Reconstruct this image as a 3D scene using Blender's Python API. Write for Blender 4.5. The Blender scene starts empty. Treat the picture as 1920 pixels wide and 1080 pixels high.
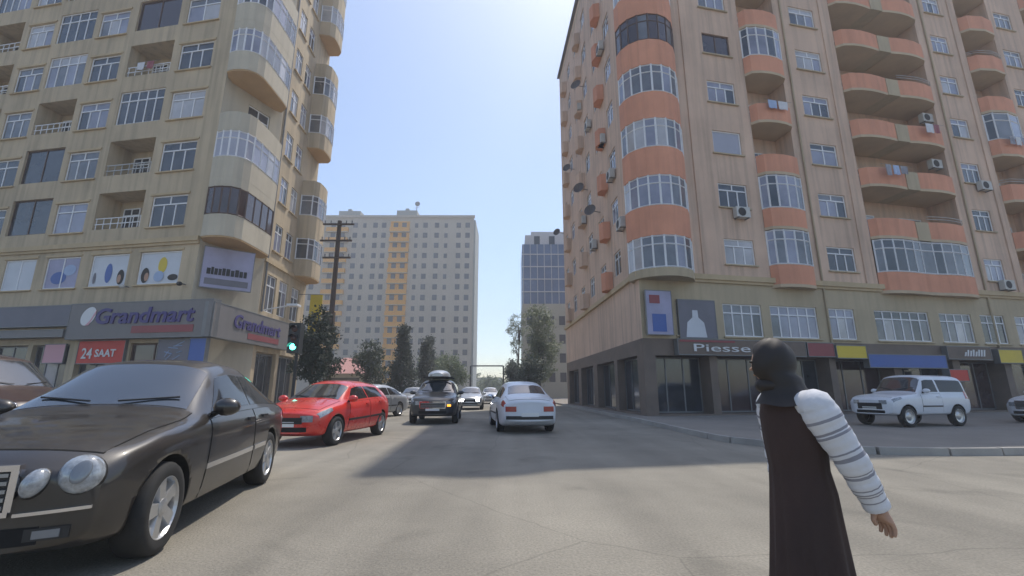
import bpy, bmesh, math, random
import numpy as np
from mathutils import Vector, Matrix

# ------------------------------------------------------------------ camera, sky, sun, exposure
random.seed(7); np.random.seed(7)
R = math.radians
SC = bpy.context.scene
COL = SC.collection
cam_d = bpy.data.cameras.new('camera'); cam_d.sensor_width = 36.0; cam_d.lens = 36.0 * 850 / 1920
cam_d.clip_start = 0.05; cam_d.clip_end = 3000
cam = bpy.data.objects.new('camera', cam_d); COL.objects.link(cam)
cam.location = (0, 0, 1.25); cam.rotation_euler = (R(90 + 12.75), 0, 0)
SC.camera = cam
SUN_EL, SUN_AZ = 64.0, 31.0            # elevation, degrees right of straight ahead
wd = bpy.data.worlds.new('World'); SC.world = wd; wd.use_nodes = True
nt = wd.node_tree; nt.nodes.clear()
sky = nt.nodes.new('ShaderNodeTexSky'); sky.sky_type = 'NISHITA'; sky.sun_disc = False
sky.sun_elevation = R(SUN_EL); sky.sun_rotation = R(SUN_AZ)
sky.air_density = 1.0; sky.dust_density = 1.2; sky.ozone_density = 1.0; sky.altitude = 0
bg = nt.nodes.new('ShaderNodeBackground'); bg.inputs['Strength'].default_value = 0.15
wo = nt.nodes.new('ShaderNodeOutputWorld')
nt.links.new(sky.outputs[0], bg.inputs[0]); nt.links.new(bg.outputs[0], wo.inputs[0])
sun_d = bpy.data.lights.new('sun', 'SUN'); sun_d.energy = 2.6; sun_d.angle = R(0.6); sun_d.color = (1.0, 0.94, 0.84)
sun = bpy.data.objects.new('sun', sun_d); COL.objects.link(sun)
sdir = Vector((math.sin(R(SUN_AZ)) * math.cos(R(SUN_EL)), math.cos(R(SUN_AZ)) * math.cos(R(SUN_EL)), math.sin(R(SUN_EL))))
sun.rotation_euler = sdir.to_track_quat('Z', 'Y').to_euler(); sun.location = sdir * 100
vs = SC.view_settings; vs.view_transform = 'Standard'; vs.look = 'None'; vs.exposure = 0.55; vs.gamma = 1.0
vs.use_curve_mapping = False
SC.cycles.use_denoising = True
SC.cycles.max_bounces = 8; SC.cycles.diffuse_bounces = 4; SC.cycles.glossy_bounces = 4
SC.cycles.transparent_max_bounces = 8; SC.cycles.volume_bounces = 0
SC.cycles.sample_clamp_indirect = 6.0

# ------------------------------------------------------------------ materials (procedural)
M = {}
def mat(name, col, rough=0.7, metal=0.0, var=0.0, scale=1.0, bump=0.0, bscale=30.0, coat=0.0, col2=None, spec=0.5, streak=0.0, emit=None, estr=1.0, vmix=None):
    m = bpy.data.materials.new(name); m.use_nodes = True; M[name] = m
    t = m.node_tree; b = t.nodes['Principled BSDF']
    b.inputs['Base Color'].default_value = (*col, 1); b.inputs['Roughness'].default_value = rough
    b.inputs['Metallic'].default_value = metal; b.inputs['Specular IOR Level'].default_value = spec
    if coat:
        b.inputs['Coat Weight'].default_value = coat; b.inputs['Coat Roughness'].default_value = 0.06
    if emit:
        b.inputs['Emission Color'].default_value = (*emit, 1); b.inputs['Emission Strength'].default_value = estr
    tc = None
    if var or bump or streak:
        tc = t.nodes.new('ShaderNodeTexCoord')
        geo = t.nodes.new('ShaderNodeNewGeometry')
    if var or streak:
        n = t.nodes.new('ShaderNodeTexNoise'); n.inputs['Scale'].default_value = scale
        n.inputs['Detail'].default_value = 6; n.inputs['Roughness'].default_value = 0.62
        t.links.new(geo.outputs['Position'], n.inputs['Vector'])
        rp = t.nodes.new('ShaderNodeValToRGB')
        c1 = tuple(max(0, c * (1 - var)) for c in col) if col2 is None else col2
        c2 = tuple(min(1, c * (1 + var)) for c in col) if col2 is None else col
        rp.color_ramp.elements[0].position = 0.3; rp.color_ramp.elements[0].color = (*c1, 1)
        rp.color_ramp.elements[1].position = 0.7; rp.color_ramp.elements[1].color = (*c2, 1)
        t.links.new(n.outputs['Fac'], rp.inputs['Fac'])
        out = rp.outputs['Color']
        if streak:      # rain streaks: noise stretched along z
            mp = t.nodes.new('ShaderNodeMapping'); mp.inputs['Scale'].default_value = (2.2, 2.2, 0.10)
            t.links.new(geo.outputs['Position'], mp.inputs['Vector'])
            n2 = t.nodes.new('ShaderNodeTexNoise'); n2.inputs['Scale'].default_value = 1.6; n2.inputs['Detail'].default_value = 5
            t.links.new(mp.outputs['Vector'], n2.inputs['Vector'])
            r2 = t.nodes.new('ShaderNodeMapRange'); r2.inputs['From Min'].default_value = 0.45; r2.inputs['From Max'].default_value = 0.75
            r2.inputs['To Min'].default_value = 1.0; r2.inputs['To Max'].default_value = 1.0 - streak
            t.links.new(n2.outputs['Fac'], r2.inputs['Value'])
            mx = t.nodes.new('ShaderNodeMix'); mx.data_type = 'RGBA'; mx.blend_type = 'MULTIPLY'; mx.inputs[0].default_value = 1.0
            t.links.new(out, mx.inputs[6]); t.links.new(r2.outputs['Result'], mx.inputs[7])
            out = mx.outputs[2]
        t.links.new(out, b.inputs['Base Color'])
        rr = t.nodes.new('ShaderNodeMapRange'); rr.inputs['To Min'].default_value = max(0.02, rough - 0.08); rr.inputs['To Max'].default_value = min(1, rough + 0.08)
        t.links.new(n.outputs['Fac'], rr.inputs['Value']); t.links.new(rr.outputs['Result'], b.inputs['Roughness'])
    if bump:
        nb = t.nodes.new('ShaderNodeTexNoise'); nb.inputs['Scale'].default_value = bscale; nb.inputs['Detail'].default_value = 4
        t.links.new(geo.outputs['Position'], nb.inputs['Vector'])
        bp = t.nodes.new('ShaderNodeBump'); bp.inputs['Strength'].default_value = bump; bp.inputs['Distance'].default_value = 0.02
        t.links.new(nb.outputs['Fac'], bp.inputs['Height']); t.links.new(bp.outputs['Normal'], b.inputs['Normal'])
    return m

mat('plaster_tan', (0.50, 0.40, 0.27), 0.9, var=0.13, scale=0.4, bump=0.25, bscale=18, streak=0.30)
mat('plaster_trim', (0.50, 0.385, 0.235), 0.9, var=0.1, scale=0.8, bump=0.2, streak=0.1)
mat('plaster_grey', (0.50, 0.445, 0.345), 0.9, var=0.10, scale=0.5, bump=0.2, streak=0.15)
mat('plaster_right', (0.62, 0.445, 0.33), 0.9, var=0.13, scale=0.4, bump=0.25, bscale=18, streak=0.30)
mat('plaster_orange', (0.66, 0.30, 0.185), 0.88, var=0.10, scale=0.6, bump=0.2, streak=0.14)
mat('plaster_band', (0.46, 0.375, 0.25), 0.9, var=0.1, scale=0.5, bump=0.2, streak=0.15)
mat('soffit', (0.52, 0.40, 0.27), 0.92, var=0.12, scale=0.7)
mat('soffit_bounce', (0.46, 0.30, 0.15), 0.92, var=0.12, scale=0.7)  # brown of the bay undersides is warm bounced sunlight put into the colour
mat('far_plaster', (0.44, 0.385, 0.31), 0.9, var=0.06, scale=0.15, streak=0.12)
mat('far_orange', (0.66, 0.33, 0.06), 0.9, var=0.06, scale=0.3)
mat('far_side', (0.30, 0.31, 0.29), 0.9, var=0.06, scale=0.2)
mat('far_window', (0.07, 0.075, 0.085), 0.2, var=0.3, scale=0.4)
mat('tower_pale', (0.55, 0.55, 0.55), 0.85, var=0.06, scale=0.2)
mat('tower_blue', (0.13, 0.18, 0.28), 0.25, var=0.2, scale=0.3)
mat('tower_tan', (0.40, 0.38, 0.31), 0.9, var=0.1, scale=0.2)
mat('upvc', (0.74, 0.74, 0.75), 0.45, var=0.04, scale=2)
mat('frame_brown', (0.10, 0.06, 0.045), 0.6, var=0.1, scale=2)
mat('metal_rail', (0.45, 0.44, 0.42), 0.5, metal=0.5, var=0.1, scale=3)
def pane(name, col, var, rough=0.05):
    return mat(name, col, rough, var=var, scale=0.55, spec=0.9)
pane('pane_dark', (0.045, 0.05, 0.06), 0.5)
pane('pane_lilac', (0.24, 0.245, 0.31), 0.35)
pane('pane_pale', (0.40, 0.39, 0.40), 0.3)
pane('pane_mid', (0.13, 0.135, 0.15), 0.5)
pane('pane_brown', (0.055, 0.036, 0.036), 0.3)
mat('shutter_lilac', (0.36, 0.37, 0.44), 0.6, var=0.06, scale=1.5)
mat('asphalt', (0.238, 0.216, 0.175), 0.86, var=0.26, scale=0.30, bump=0.6, bscale=60)
mat('pavement', (0.23, 0.205, 0.175), 0.9, var=0.14, scale=0.6, bump=0.4, bscale=25)
mat('kerb', (0.32, 0.30, 0.27), 0.9, var=0.18, scale=1.5, bump=0.4)
mat('soil', (0.24, 0.20, 0.14), 0.95, var=0.2, scale=0.2, bump=0.4, bscale=10)
mat('paint_black', (0.023, 0.0185, 0.015), 0.40, var=0.35, scale=2.2, coat=0.75)
mat('paint_red', (0.60, 0.028, 0.018), 0.28, var=0.1, scale=1.5, coat=0.8)
mat('paint_white', (0.62, 0.64, 0.68), 0.35, var=0.05, scale=1.5, coat=0.5)
mat('paint_silver', (0.42, 0.43, 0.44), 0.32, metal=0.5, var=0.06, scale=1.5, coat=0.5)
mat('paint_maroon', (0.040, 0.018, 0.016), 0.35, var=0.2, scale=1.2, coat=0.6)
mat('paint_darkgrey', (0.022, 0.023, 0.026), 0.35, var=0.2, scale=1.2, coat=0.6)
mat('car_glass', (0.030, 0.036, 0.042), 0.03, var=0.2, scale=1.0, spec=1.0, coat=1.0)
mat('glass_tint', (0.014, 0.014, 0.015), 0.05, spec=0.45)
mat('black_plastic', (0.018, 0.017, 0.017), 0.6, var=0.2, scale=4)
mat('liner', (0.008, 0.008, 0.008), 0.95)
mat('seam', (0.004, 0.004, 0.004), 0.9)
mat('tyre', (0.022, 0.021, 0.020), 0.85, var=0.25, scale=6)
mat('alloy', (0.50, 0.50, 0.50), 0.32, metal=0.75, var=0.1, scale=5)
mat('grille_bar', (0.30, 0.30, 0.30), 0.35, metal=0.6)
mat('chrome', (0.72, 0.72, 0.74), 0.12, metal=1.0)
mat('lamp_glass', (0.27, 0.29, 0.31), 0.12, var=0.45, scale=16, spec=0.9, coat=1.0)
mat('lamp_inner', (0.20, 0.215, 0.235), 0.12, metal=0.3)
mat('lamp_red', (0.30, 0.012, 0.012), 0.2, spec=0.7, coat=1.0)
mat('lamp_amber', (0.75, 0.26, 0.02), 0.2, emit=(1.0, 0.42, 0.05), estr=1.5)
mat('lamp_lit', (0.9, 0.9, 0.9), 0.2, emit=(1.0, 0.97, 0.92), estr=14)
mat('plate', (0.70, 0.70, 0.68), 0.5)
mat('ink', (0.015, 0.015, 0.018), 0.6)
mat('green_lit', (0.02, 0.4, 0.3), 0.3, emit=(0.10, 1.0, 0.72), estr=5)
mat('lens_off', (0.05, 0.015, 0.012), 0.3)
mat('sign_white', (0.185, 0.17, 0.165), 0.55, var=0.08, scale=0.8, streak=0.08)
mat('sign_purple', (0.055, 0.040, 0.17), 0.5, var=0.08, scale=1)
mat('sign_red', (0.55, 0.045, 0.03), 0.5, var=0.08, scale=1)
mat('sign_dimred', (0.26, 0.055, 0.06), 0.5, var=0.08, scale=1)
mat('sign_blue', (0.06, 0.12, 0.36), 0.5, var=0.08, scale=1)
mat('sign_paleblue', (0.33, 0.42, 0.60), 0.5, var=0.12, scale=1)
mat('sign_yellow', (0.62, 0.46, 0.035), 0.5, var=0.08, scale=1)
mat('sign_pink', (0.62, 0.32, 0.36), 0.5)
mat('sign_grey', (0.16, 0.155, 0.18), 0.6, var=0.1, scale=1)
mat('poster', (0.56, 0.58, 0.62), 0.5, var=0.08, scale=1)
mat('poster_lilac', (0.34, 0.33, 0.46), 0.5, var=0.15, scale=1)
mat('letter_white', (0.66, 0.66, 0.66), 0.5)
mat('skin_tone', (0.42, 0.25, 0.17), 0.6, var=0.06, scale=8)
mat('hair_dark', (0.02, 0.014, 0.011), 0.6, var=0.2, scale=10)
mat('stone_dark', (0.17, 0.128, 0.10), 0.7, var=0.2, scale=1.0, bump=0.2)
mat('pole_brown', (0.075, 0.050, 0.038), 0.85, var=0.25, scale=2, bump=0.3)
mat('steel_grey', (0.20, 0.20, 0.20), 0.5, metal=0.4, var=0.1, scale=3)
mat('signal_black', (0.015, 0.016, 0.016), 0.5)
mat('ac_white', (0.50, 0.49, 0.46), 0.6, var=0.1, scale=3)
mat('ac_fan', (0.035, 0.03, 0.028), 0.7)
mat('dish_grey', (0.12, 0.105, 0.10), 0.7, var=0.15, scale=3)
mat('bark', (0.085, 0.062, 0.045), 0.95, var=0.3, scale=4, bump=0.6, bscale=12)
mat('roof_pink', (0.50, 0.27, 0.25), 0.85, var=0.08, scale=1.0)
mat('cloth_brown', (0.045, 0.026, 0.022), 0.9, var=0.2, scale=3, bump=0.2, bscale=50)
mat('cloth_white', (0.60, 0.60, 0.62), 0.85, var=0.06, scale=6, bump=0.15, bscale=40)
mat('cloth_stripe', (0.24, 0.235, 0.26), 0.85, var=0.1, scale=6)
mat('laundry', (0.30, 0.30, 0.34), 0.85, var=0.4, scale=2)
def leafmat(name, c1, c2):
    m = bpy.data.materials.new(name); m.use_nodes = True; M[name] = m; t = m.node_tree
    b = t.nodes['Principled BSDF']; b.inputs['Roughness'].default_value = 0.6
    g = t.nodes.new('ShaderNodeNewGeometry'); rp = t.nodes.new('ShaderNodeValToRGB')
    rp.color_ramp.elements[0].color = (*c1, 1); rp.color_ramp.elements[1].color = (*c2, 1)
    t.links.new(g.outputs['Random Per Island'], rp.inputs['Fac']); t.links.new(rp.outputs['Color'], b.inputs['Base Color'])
    tr = t.nodes.new('ShaderNodeBsdfTranslucent'); t.links.new(rp.outputs['Color'], tr.inputs['Color'])
    mx = t.nodes.new('ShaderNodeMixShader'); mx.inputs[0].default_value = 0.25
    t.links.new(b.outputs[0], mx.inputs[1]); t.links.new(tr.outputs[0], mx.inputs[2])
    t.links.new(mx.outputs[0], t.nodes['Material Output'].inputs['Surface'])
leafmat('leaf_conifer', (0.012, 0.022, 0.012), (0.035, 0.050, 0.028))
leafmat('leaf_dark', (0.018, 0.030, 0.014), (0.05, 0.068, 0.030))
leafmat('leaf_green', (0.05, 0.085, 0.022), (0.13, 0.16, 0.05))
leafmat('leaf_pale', (0.10, 0.13, 0.06), (0.20, 0.22, 0.12))

# asphalt: add worn patches and cracks of their own shape
def worn_asphalt():
    m = M['asphalt']; t = m.node_tree; b = t.nodes['Principled BSDF']
    src = b.inputs['Base Color'].links[0].from_socket
    geo = [n for n in t.nodes if n.type == 'NEW_GEOMETRY'][0]
    v = t.nodes.new('ShaderNodeTexVoronoi'); v.feature = 'DISTANCE_TO_EDGE'; v.inputs['Scale'].default_value = 0.22
    nz = t.nodes.new('ShaderNodeTexNoise'); nz.inputs['Scale'].default_value = 0.9; nz.inputs['Detail'].default_value = 5
    t.links.new(geo.outputs['Position'], nz.inputs['Vector'])
    ad = t.nodes.new('ShaderNodeMix'); ad.data_type = 'VECTOR'; ad.inputs[0].default_value = 0.22
    t.links.new(geo.outputs['Position'], ad.inputs[4]); t.links.new(nz.outputs['Color'], ad.inputs[5])
    t.links.new(ad.outputs[1], v.inputs['Vector'])
    mr = t.nodes.new('ShaderNodeMapRange'); mr.inputs['From Min'].default_value = 0.0; mr.inputs['From Max'].default_value = 0.0025
    mr.inputs['To Min'].default_value = 0.75; mr.inputs['To Max'].default_value = 1.0
    t.links.new(v.outputs['Distance'], mr.inputs['Value'])
    sp = t.nodes.new('ShaderNodeTexNoise'); sp.inputs['Scale'].default_value = 45; sp.inputs['Detail'].default_value = 3
    t.links.new(geo.outputs['Position'], sp.inputs['Vector'])
    m2 = t.nodes.new('ShaderNodeMapRange'); m2.inputs['From Min'].default_value = 0.3; m2.inputs['From Max'].default_value = 0.7
    m2.inputs['To Min'].default_value = 0.80; m2.inputs['To Max'].default_value = 1.18
    t.links.new(sp.outputs['Fac'], m2.inputs['Value'])
    st = t.nodes.new('ShaderNodeTexNoise'); st.inputs['Scale'].default_value = 0.9; st.inputs['Detail'].default_value = 3; st.inputs['Distortion'].default_value = 0.6
    t.links.new(geo.outputs['Position'], st.inputs['Vector'])
    s2 = t.nodes.new('ShaderNodeMapRange'); s2.inputs['From Min'].default_value = 0.60; s2.inputs['From Max'].default_value = 0.74; s2.inputs['To Min'].default_value = 1.0; s2.inputs['To Max'].default_value = 0.72
    t.links.new(st.outputs['Fac'], s2.inputs['Value'])
    mp = t.nodes.new('ShaderNodeMapping'); mp.inputs['Scale'].default_value = (0.9, 0.035, 1); mp.inputs['Rotation'].default_value = (0, 0, 0.06)
    t.links.new(geo.outputs['Position'], mp.inputs['Vector'])
    tk = t.nodes.new('ShaderNodeTexNoise'); tk.inputs['Scale'].default_value = 1.3; tk.inputs['Detail'].default_value = 2
    t.links.new(mp.outputs['Vector'], tk.inputs['Vector'])
    s3 = t.nodes.new('ShaderNodeMapRange'); s3.inputs['From Min'].default_value = 0.4; s3.inputs['From Max'].default_value = 0.65; s3.inputs['To Min'].default_value = 1.06; s3.inputs['To Max'].default_value = 0.86
    t.links.new(tk.outputs['Fac'], s3.inputs['Value'])
    m4 = t.nodes.new('ShaderNodeMath'); m4.operation = 'MULTIPLY'; t.links.new(s2.outputs['Result'], m4.inputs[0]); t.links.new(s3.outputs['Result'], m4.inputs[1])
    m5 = t.nodes.new('ShaderNodeMath'); m5.operation = 'MULTIPLY'; t.links.new(m4.outputs[0], m5.inputs[0]); t.links.new(mr.outputs['Result'], m5.inputs[1])
    mu = t.nodes.new('ShaderNodeMath'); mu.operation = 'MULTIPLY'
    t.links.new(m5.outputs[0], mu.inputs[0]); t.links.new(m2.outputs['Result'], mu.inputs[1])
    mx = t.nodes.new('ShaderNodeMix'); mx.data_type = 'RGBA'; mx.blend_type = 'MULTIPLY'; mx.inputs[0].default_value = 1.0
    t.links.new(src, mx.inputs[6]); t.links.new(mu.outputs[0], mx.inputs[7])
    t.links.new(mx.outputs[2], b.inputs['Base Color'])
worn_asphalt()

# ------------------------------------------------------------------ helpers
def tag(o, label=None, cat=None, group=None, kind=None):
    if label: o['label'] = label
    if cat: o['category'] = cat
    if group: o['group'] = group
    if kind: o['kind'] = kind
    return o
def thing(name, loc, label, cat, group=None, rz=0.0):
    o = bpy.data.objects.new(name, None); COL.objects.link(o); o.empty_display_size = 0.3
    o.location = loc; o.rotation_euler = (0, 0, rz)
    return tag(o, label, cat, group)
def link(name, me, parent=None, loc=(0, 0, 0), rz=0.0):
    o = bpy.data.objects.new(name, me); COL.objects.link(o)
    o.parent = parent; o.location = loc; o.rotation_euler = (0, 0, rz)
    return o
class MB:
    """collects faces, builds one mesh; off = origin subtracted from every vertex"""
    def __init__(s, off=(0, 0, 0)): s.v = []; s.f = []; s.m = []; s.off = Vector(off); s.cur = 0
    def pts(s, ps):
        i = len(s.v); s.v.extend([tuple(Vector(p) - s.off) for p in ps]); return i
    def face(s, ps):
        i = s.pts(ps); s.f.append(tuple(range(i, i + len(ps)))); s.m.append(s.cur)
    def hexa(s, c):    # c: 8 corners, bottom 0-3 ccw, top 4-7
        i = s.pts(c)
        for q in ((0, 3, 2, 1), (4, 5, 6, 7), (0, 1, 5, 4), (1, 2, 6, 5), (2, 3, 7, 6), (3, 0, 4, 7)):
            s.f.append(tuple(i + k for k in q)); s.m.append(s.cur)
    def box(s, x0, x1, y0, y1, z0, z1, P=None):
        P = P or (lambda x, y, z: (x, y, z))
        s.hexa([P(x0, y0, z0), P(x1, y0, z0), P(x1, y1, z0), P(x0, y1, z0), P(x0, y0, z1), P(x1, y0, z1), P(x1, y1, z1), P(x0, y1, z1)])
    def prism(s, poly, z0, z1):
        n = len(poly); i = s.pts([(x, y, z0) for x, y in poly] + [(x, y, z1) for x, y in poly])
        s.f.append(tuple(i + k for k in reversed(range(n)))); s.m.append(s.cur)
        s.f.append(tuple(i + n + k for k in range(n))); s.m.append(s.cur)
        for k in range(n):
            j = (k + 1) % n; s.f.append((i + k, i + j, i + n + j, i + n + k)); s.m.append(s.cur)
    def tube(s, p0, p1, r0, r1=None, n=8, cap=True):
        r1 = r0 if r1 is None else r1
        p0, p1 = Vector(p0), Vector(p1); d = (p1 - p0)
        if d.length < 1e-6: return
        q = d.to_track_quat('Z', 'Y'); a = []
        for p, r in ((p0, r0), (p1, r1)):
            for k in range(n):
                t = 2 * math.pi * k / n; a.append(p + q @ Vector((math.cos(t) * r, math.sin(t) * r, 0)))
        i = s.pts(a)
        for k in range(n):
            j = (k + 1) % n; s.f.append((i + k, i + j, i + n + j, i + n + k)); s.m.append(s.cur)
        if cap:
            s.f.append(tuple(i + k for k in reversed(range(n)))); s.m.append(s.cur)
            s.f.append(tuple(i + n + k for k in range(n))); s.m.append(s.cur)
    def grid(s, g, flip=False):   # g: rows of points
        nr, nc = len(g), len(g[0]); i = s.pts([p for r in g for p in r])
        for a in range(nr - 1):
            for b in range(nc - 1):
                q = (i + a * nc + b, i + a * nc + b + 1, i + (a + 1) * nc + b + 1, i + (a + 1) * nc + b)
                s.f.append(q[::-1] if flip else q); s.m.append(s.cur)
    def ellipsoid(s, c, rx, ry, rz, q=None, nu=16, nv=9):
        c = Vector(c); g = []
        for a in range(nv + 1):
            th = math.pi * a / nv; row = []
            for b in range(nu + 1):
                ph = 2 * math.pi * b / nu
                p = Vector((rx * math.sin(th) * math.cos(ph), ry * math.sin(th) * math.sin(ph), rz * math.cos(th)))
                row.append(c + (q @ p if q else p))
            g.append(row)
        s.grid(g, flip=True)
    def lathe(s, prof, axis='y', n=24, c=(0, 0, 0)):   # prof: (r, h)
        g = []
        for r, h in prof:
            row = []
            for k in range(n + 1):
                t = 2 * math.pi * k / n
                p = (r * math.cos(t), h, r * math.sin(t)) if axis == 'y' else (r * math.cos(t), r * math.sin(t), h)
                row.append((p[0] + c[0], p[1] + c[1], p[2] + c[2]))
            g.append(row)
        s.grid(g)
    def mesh(s, name, mats, smooth=False, merge=False):
        me = bpy.data.meshes.new(name); me.from_pydata(s.v, [], s.f)
        for m in (mats if isinstance(mats, (list, tuple)) else [mats]): me.materials.append(M[m] if isinstance(m, str) else m)
        me.polygons.foreach_set('material_index', s.m)
        if merge:
            bm = bmesh.new(); bm.from_mesh(me); bmesh.ops.remove_doubles(bm, verts=bm.verts, dist=1e-4)
            bmesh.ops.recalc_face_normals(bm, faces=bm.faces); bm.to_mesh(me); bm.free()
        if smooth: me.polygons.foreach_set('use_smooth', [True] * len(me.polygons))
        me.update(); return me
    def build(s, name, mats, parent=None, smooth=False, merge=False, loc=(0, 0, 0), rz=0.0):
        return link(name, s.mesh(name, mats, smooth, merge), parent, loc, rz)
def copy_tree(o, parent=None):
    c = o.copy(); COL.objects.link(c); c.parent = parent
    for ch in o.children: copy_tree(ch, c)
    return c
class Fac:
    """a facade: O = left bottom corner seen from outside, x to the right, y inward, z up"""
    def __init__(s, ox, oy, deg):
        s.o = (ox, oy); s.a = R(deg); s.c, s.s = math.cos(s.a), math.sin(s.a)
    def __call__(s, x, y, z): return (s.o[0] + x * s.c - y * s.s, s.o[1] + x * s.s + y * s.c, z)
def wall(mb, F, L, z0, z1, holes, x_start=0.0):
    """holes: (x0,x1,z0,z1,depth,back?)"""
    xs = sorted({x_start, L, *[h[0] for h in holes], *[h[1] for h in holes]}); zs = sorted({z0, z1, *[h[2] for h in holes], *[h[3] for h in holes]})
    for a in range(len(xs) - 1):
        for b in range(len(zs) - 1):
            cx, cz = (xs[a] + xs[a + 1]) / 2, (zs[b] + zs[b + 1]) / 2
            if any(h[0] < cx < h[1] and h[2] < cz < h[3] for h in holes): continue
            mb.face([F(xs[a], 0, zs[b]), F(xs[a + 1], 0, zs[b]), F(xs[a + 1], 0, zs[b + 1]), F(xs[a], 0, zs[b + 1])])
    for h in holes:
        x0, x1, a, b, d = h[:5]
        mb.face([F(x0, 0, a), F(x0, d, a), F(x1, d, a), F(x1, 0, a)][::-1]); mb.face([F(x0, 0, b), F(x0, d, b), F(x1, d, b), F(x1, 0, b)])
        mb.face([F(x0, 0, a), F(x0, d, a), F(x0, d, b), F(x0, 0, b)]); mb.face([F(x1, 0, a), F(x1, 0, b), F(x1, d, b), F(x1, d, a)])
        if len(h) > 5 and h[5]: mb.face([F(x0, d, a), F(x1, d, a), F(x1, d, b), F(x0, d, b)])
WCACHE = {}
def win_meshes(w, h, style, fm):
    key = (round(w, 2), round(h, 2), style, fm)
    if key in WCACHE: return WCACHE[key]
    f = MB(); t = 0.065; y0, y1 = -0.035, 0.035; W = w / 2
    f.box(-W, W, y0, y1, 0, t); f.box(-W, W, y0, y1, h - t, h); f.box(-W, -W + t, y0, y1, t, h - t); f.box(W - t, W, y0, y1, t, h - t)
    zt = h * 0.70
    if style in ('t3', 't2', 'tn'):
        f.box(-W + t, W - t, y0, y1, zt, zt + t)
        if style == 't3':
            for k in (-1, 1): f.box(k * w / 6 - t / 2, k * w / 6 + t / 2, y0, y1, t, zt)
            f.box(-t / 2, t / 2, y0, y1, zt + t, h - t)
        elif style == 't2':
            f.box(-t / 2, t / 2, y0, y1, t, zt); f.box(-t / 2, t / 2, y0, y1, zt + t, h - t)
        else:
            n = max(2, round(w / 0.62))
            for k in range(1, n):
                x = -W + w * k / n; f.box(x - t / 2, x + t / 2, y0, y1, t, zt); f.box(x - t / 2, x + t / 2, y0, y1, zt + t, h - t)
    elif style == 'v2': f.box(-t / 2, t / 2, y0, y1, t, h - t)
    elif style == 'v3':
        for k in (-1, 1): f.box(k * w / 6 - t / 2, k * w / 6 + t / 2, y0, y1, t, h - t)
    if style == 't3': R_ = [(-W, -w / 6, 0, zt), (-w / 6, w / 6, 0, zt), (w / 6, W, 0, zt), (-W, W, zt, h)]
    elif style == 't2': R_ = [(-W, 0, 0, zt), (0, W, 0, zt), (-W, W, zt, h)]
    elif style == 'tn': R_ = [(-W + w * k / n, -W + w * (k + 1) / n, 0, zt) for k in range(n)] + [(-W, W, zt, h)]
    elif style == 'v2': R_ = [(-W, 0, 0, h), (0, W, 0, h)]
    elif style == 'v3': R_ = [(-W, -w / 6, 0, h), (-w / 6, w / 6, 0, h), (w / 6, W, 0, h)]
    else: R_ = [(-W, W, 0, h)]
    WCACHE[key] = (f.mesh('window', fm), [(a + .02, b - .02, c + .02, d - .02) for a, b, c, d in R_]); return WCACHE[key]
def pane_mesh(r, pm):
    k = ('pane', tuple(round(v, 2) for v in r), pm)
    if k not in WCACHE:
        q = MB(); q.box(r[0], r[1], -0.008, 0.012, r[2], r[3]); WCACHE[k] = q.mesh('pane', pm)
    return WCACHE[k]
PANES = ['pane_dark', 'pane_mid', 'pane_mid', 'pane_lilac', 'pane_lilac', 'pane_pale']
def window(root, F, x, y, z, w, h, style='t3', fm='upvc', pm=None, sill=None, name='window'):
    fme, pme = win_meshes(w, h, style, fm)
    p = Vector(F(x, y, z)) - root.location
    o = link(name, fme, root, p, F.a)
    pm = pm or random.choice(PANES)
    for r in pme:
        m_ = pm
        if pm in ('pane_mid', 'pane_lilac', 'pane_pale') and random.random() < .42: m_ = random.choice(['pane_dark', 'pane_mid', 'pane_lilac', 'pane_pale'])
        link('pane', pane_mesh(r, m_), o)
    if sill:
        k = ('sill', round(w, 2), sill)
        if k not in WCACHE:
            b = MB(); b.box(-w / 2 - 0.1, w / 2 + 0.1, -y - 0.10, -0.04, -0.075, -0.004); WCACHE[k] = b.mesh('sill', sill)
        link('sill', WCACHE[k], o)
    return o
def inset(poly, k):
    cx = sum(p[0] for p in poly) / len(poly); cy = sum(p[1] for p in poly) / len(poly)
    return [(cx + (x - cx) * k, cy + (y - cy) * k) for x, y in poly]
def glaze(root, plan, z0, z1, fm, pm, seg_pm=None, transom=True, name='balcony_glazing'):
    """glazing along an open plan polyline: posts, rails and one pane per bay"""
    off = root.location; f = MB(off); t = 0.042
    n = len(plan)
    for k, (x, y) in enumerate(plan): f.tube((x, y, z0), (x, y, z1), t * 1.25, n=4)
    for a, b in zip(plan[:-1], plan[1:]):
        for z in ([z0 + t, z1 - t] + ([z0 + (z1 - z0) * .72] if transom else [])): f.tube((*a, z), (*b, z), t, n=4)
    o = f.build(name, fm, root)
    for i, (a, b) in enumerate(zip(plan[:-1], plan[1:])):
        p = MB(off); d = Vector((b[0] - a[0], b[1] - a[1], 0)).normalized(); nr = Vector((-d.y, d.x, 0)) * 0.008
        c = []
        for z in (z0 + .02, z1 - .02):
            for q, sg in ((a, 1), (b, 1), (b, -1), (a, -1)): c.append(Vector((q[0], q[1], z)) + nr * sg)
        p.hexa(c); p.build('pane', (seg_pm[i] if seg_pm else (pm if isinstance(pm, str) else random.choice(pm))), o)
    return o
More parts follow.
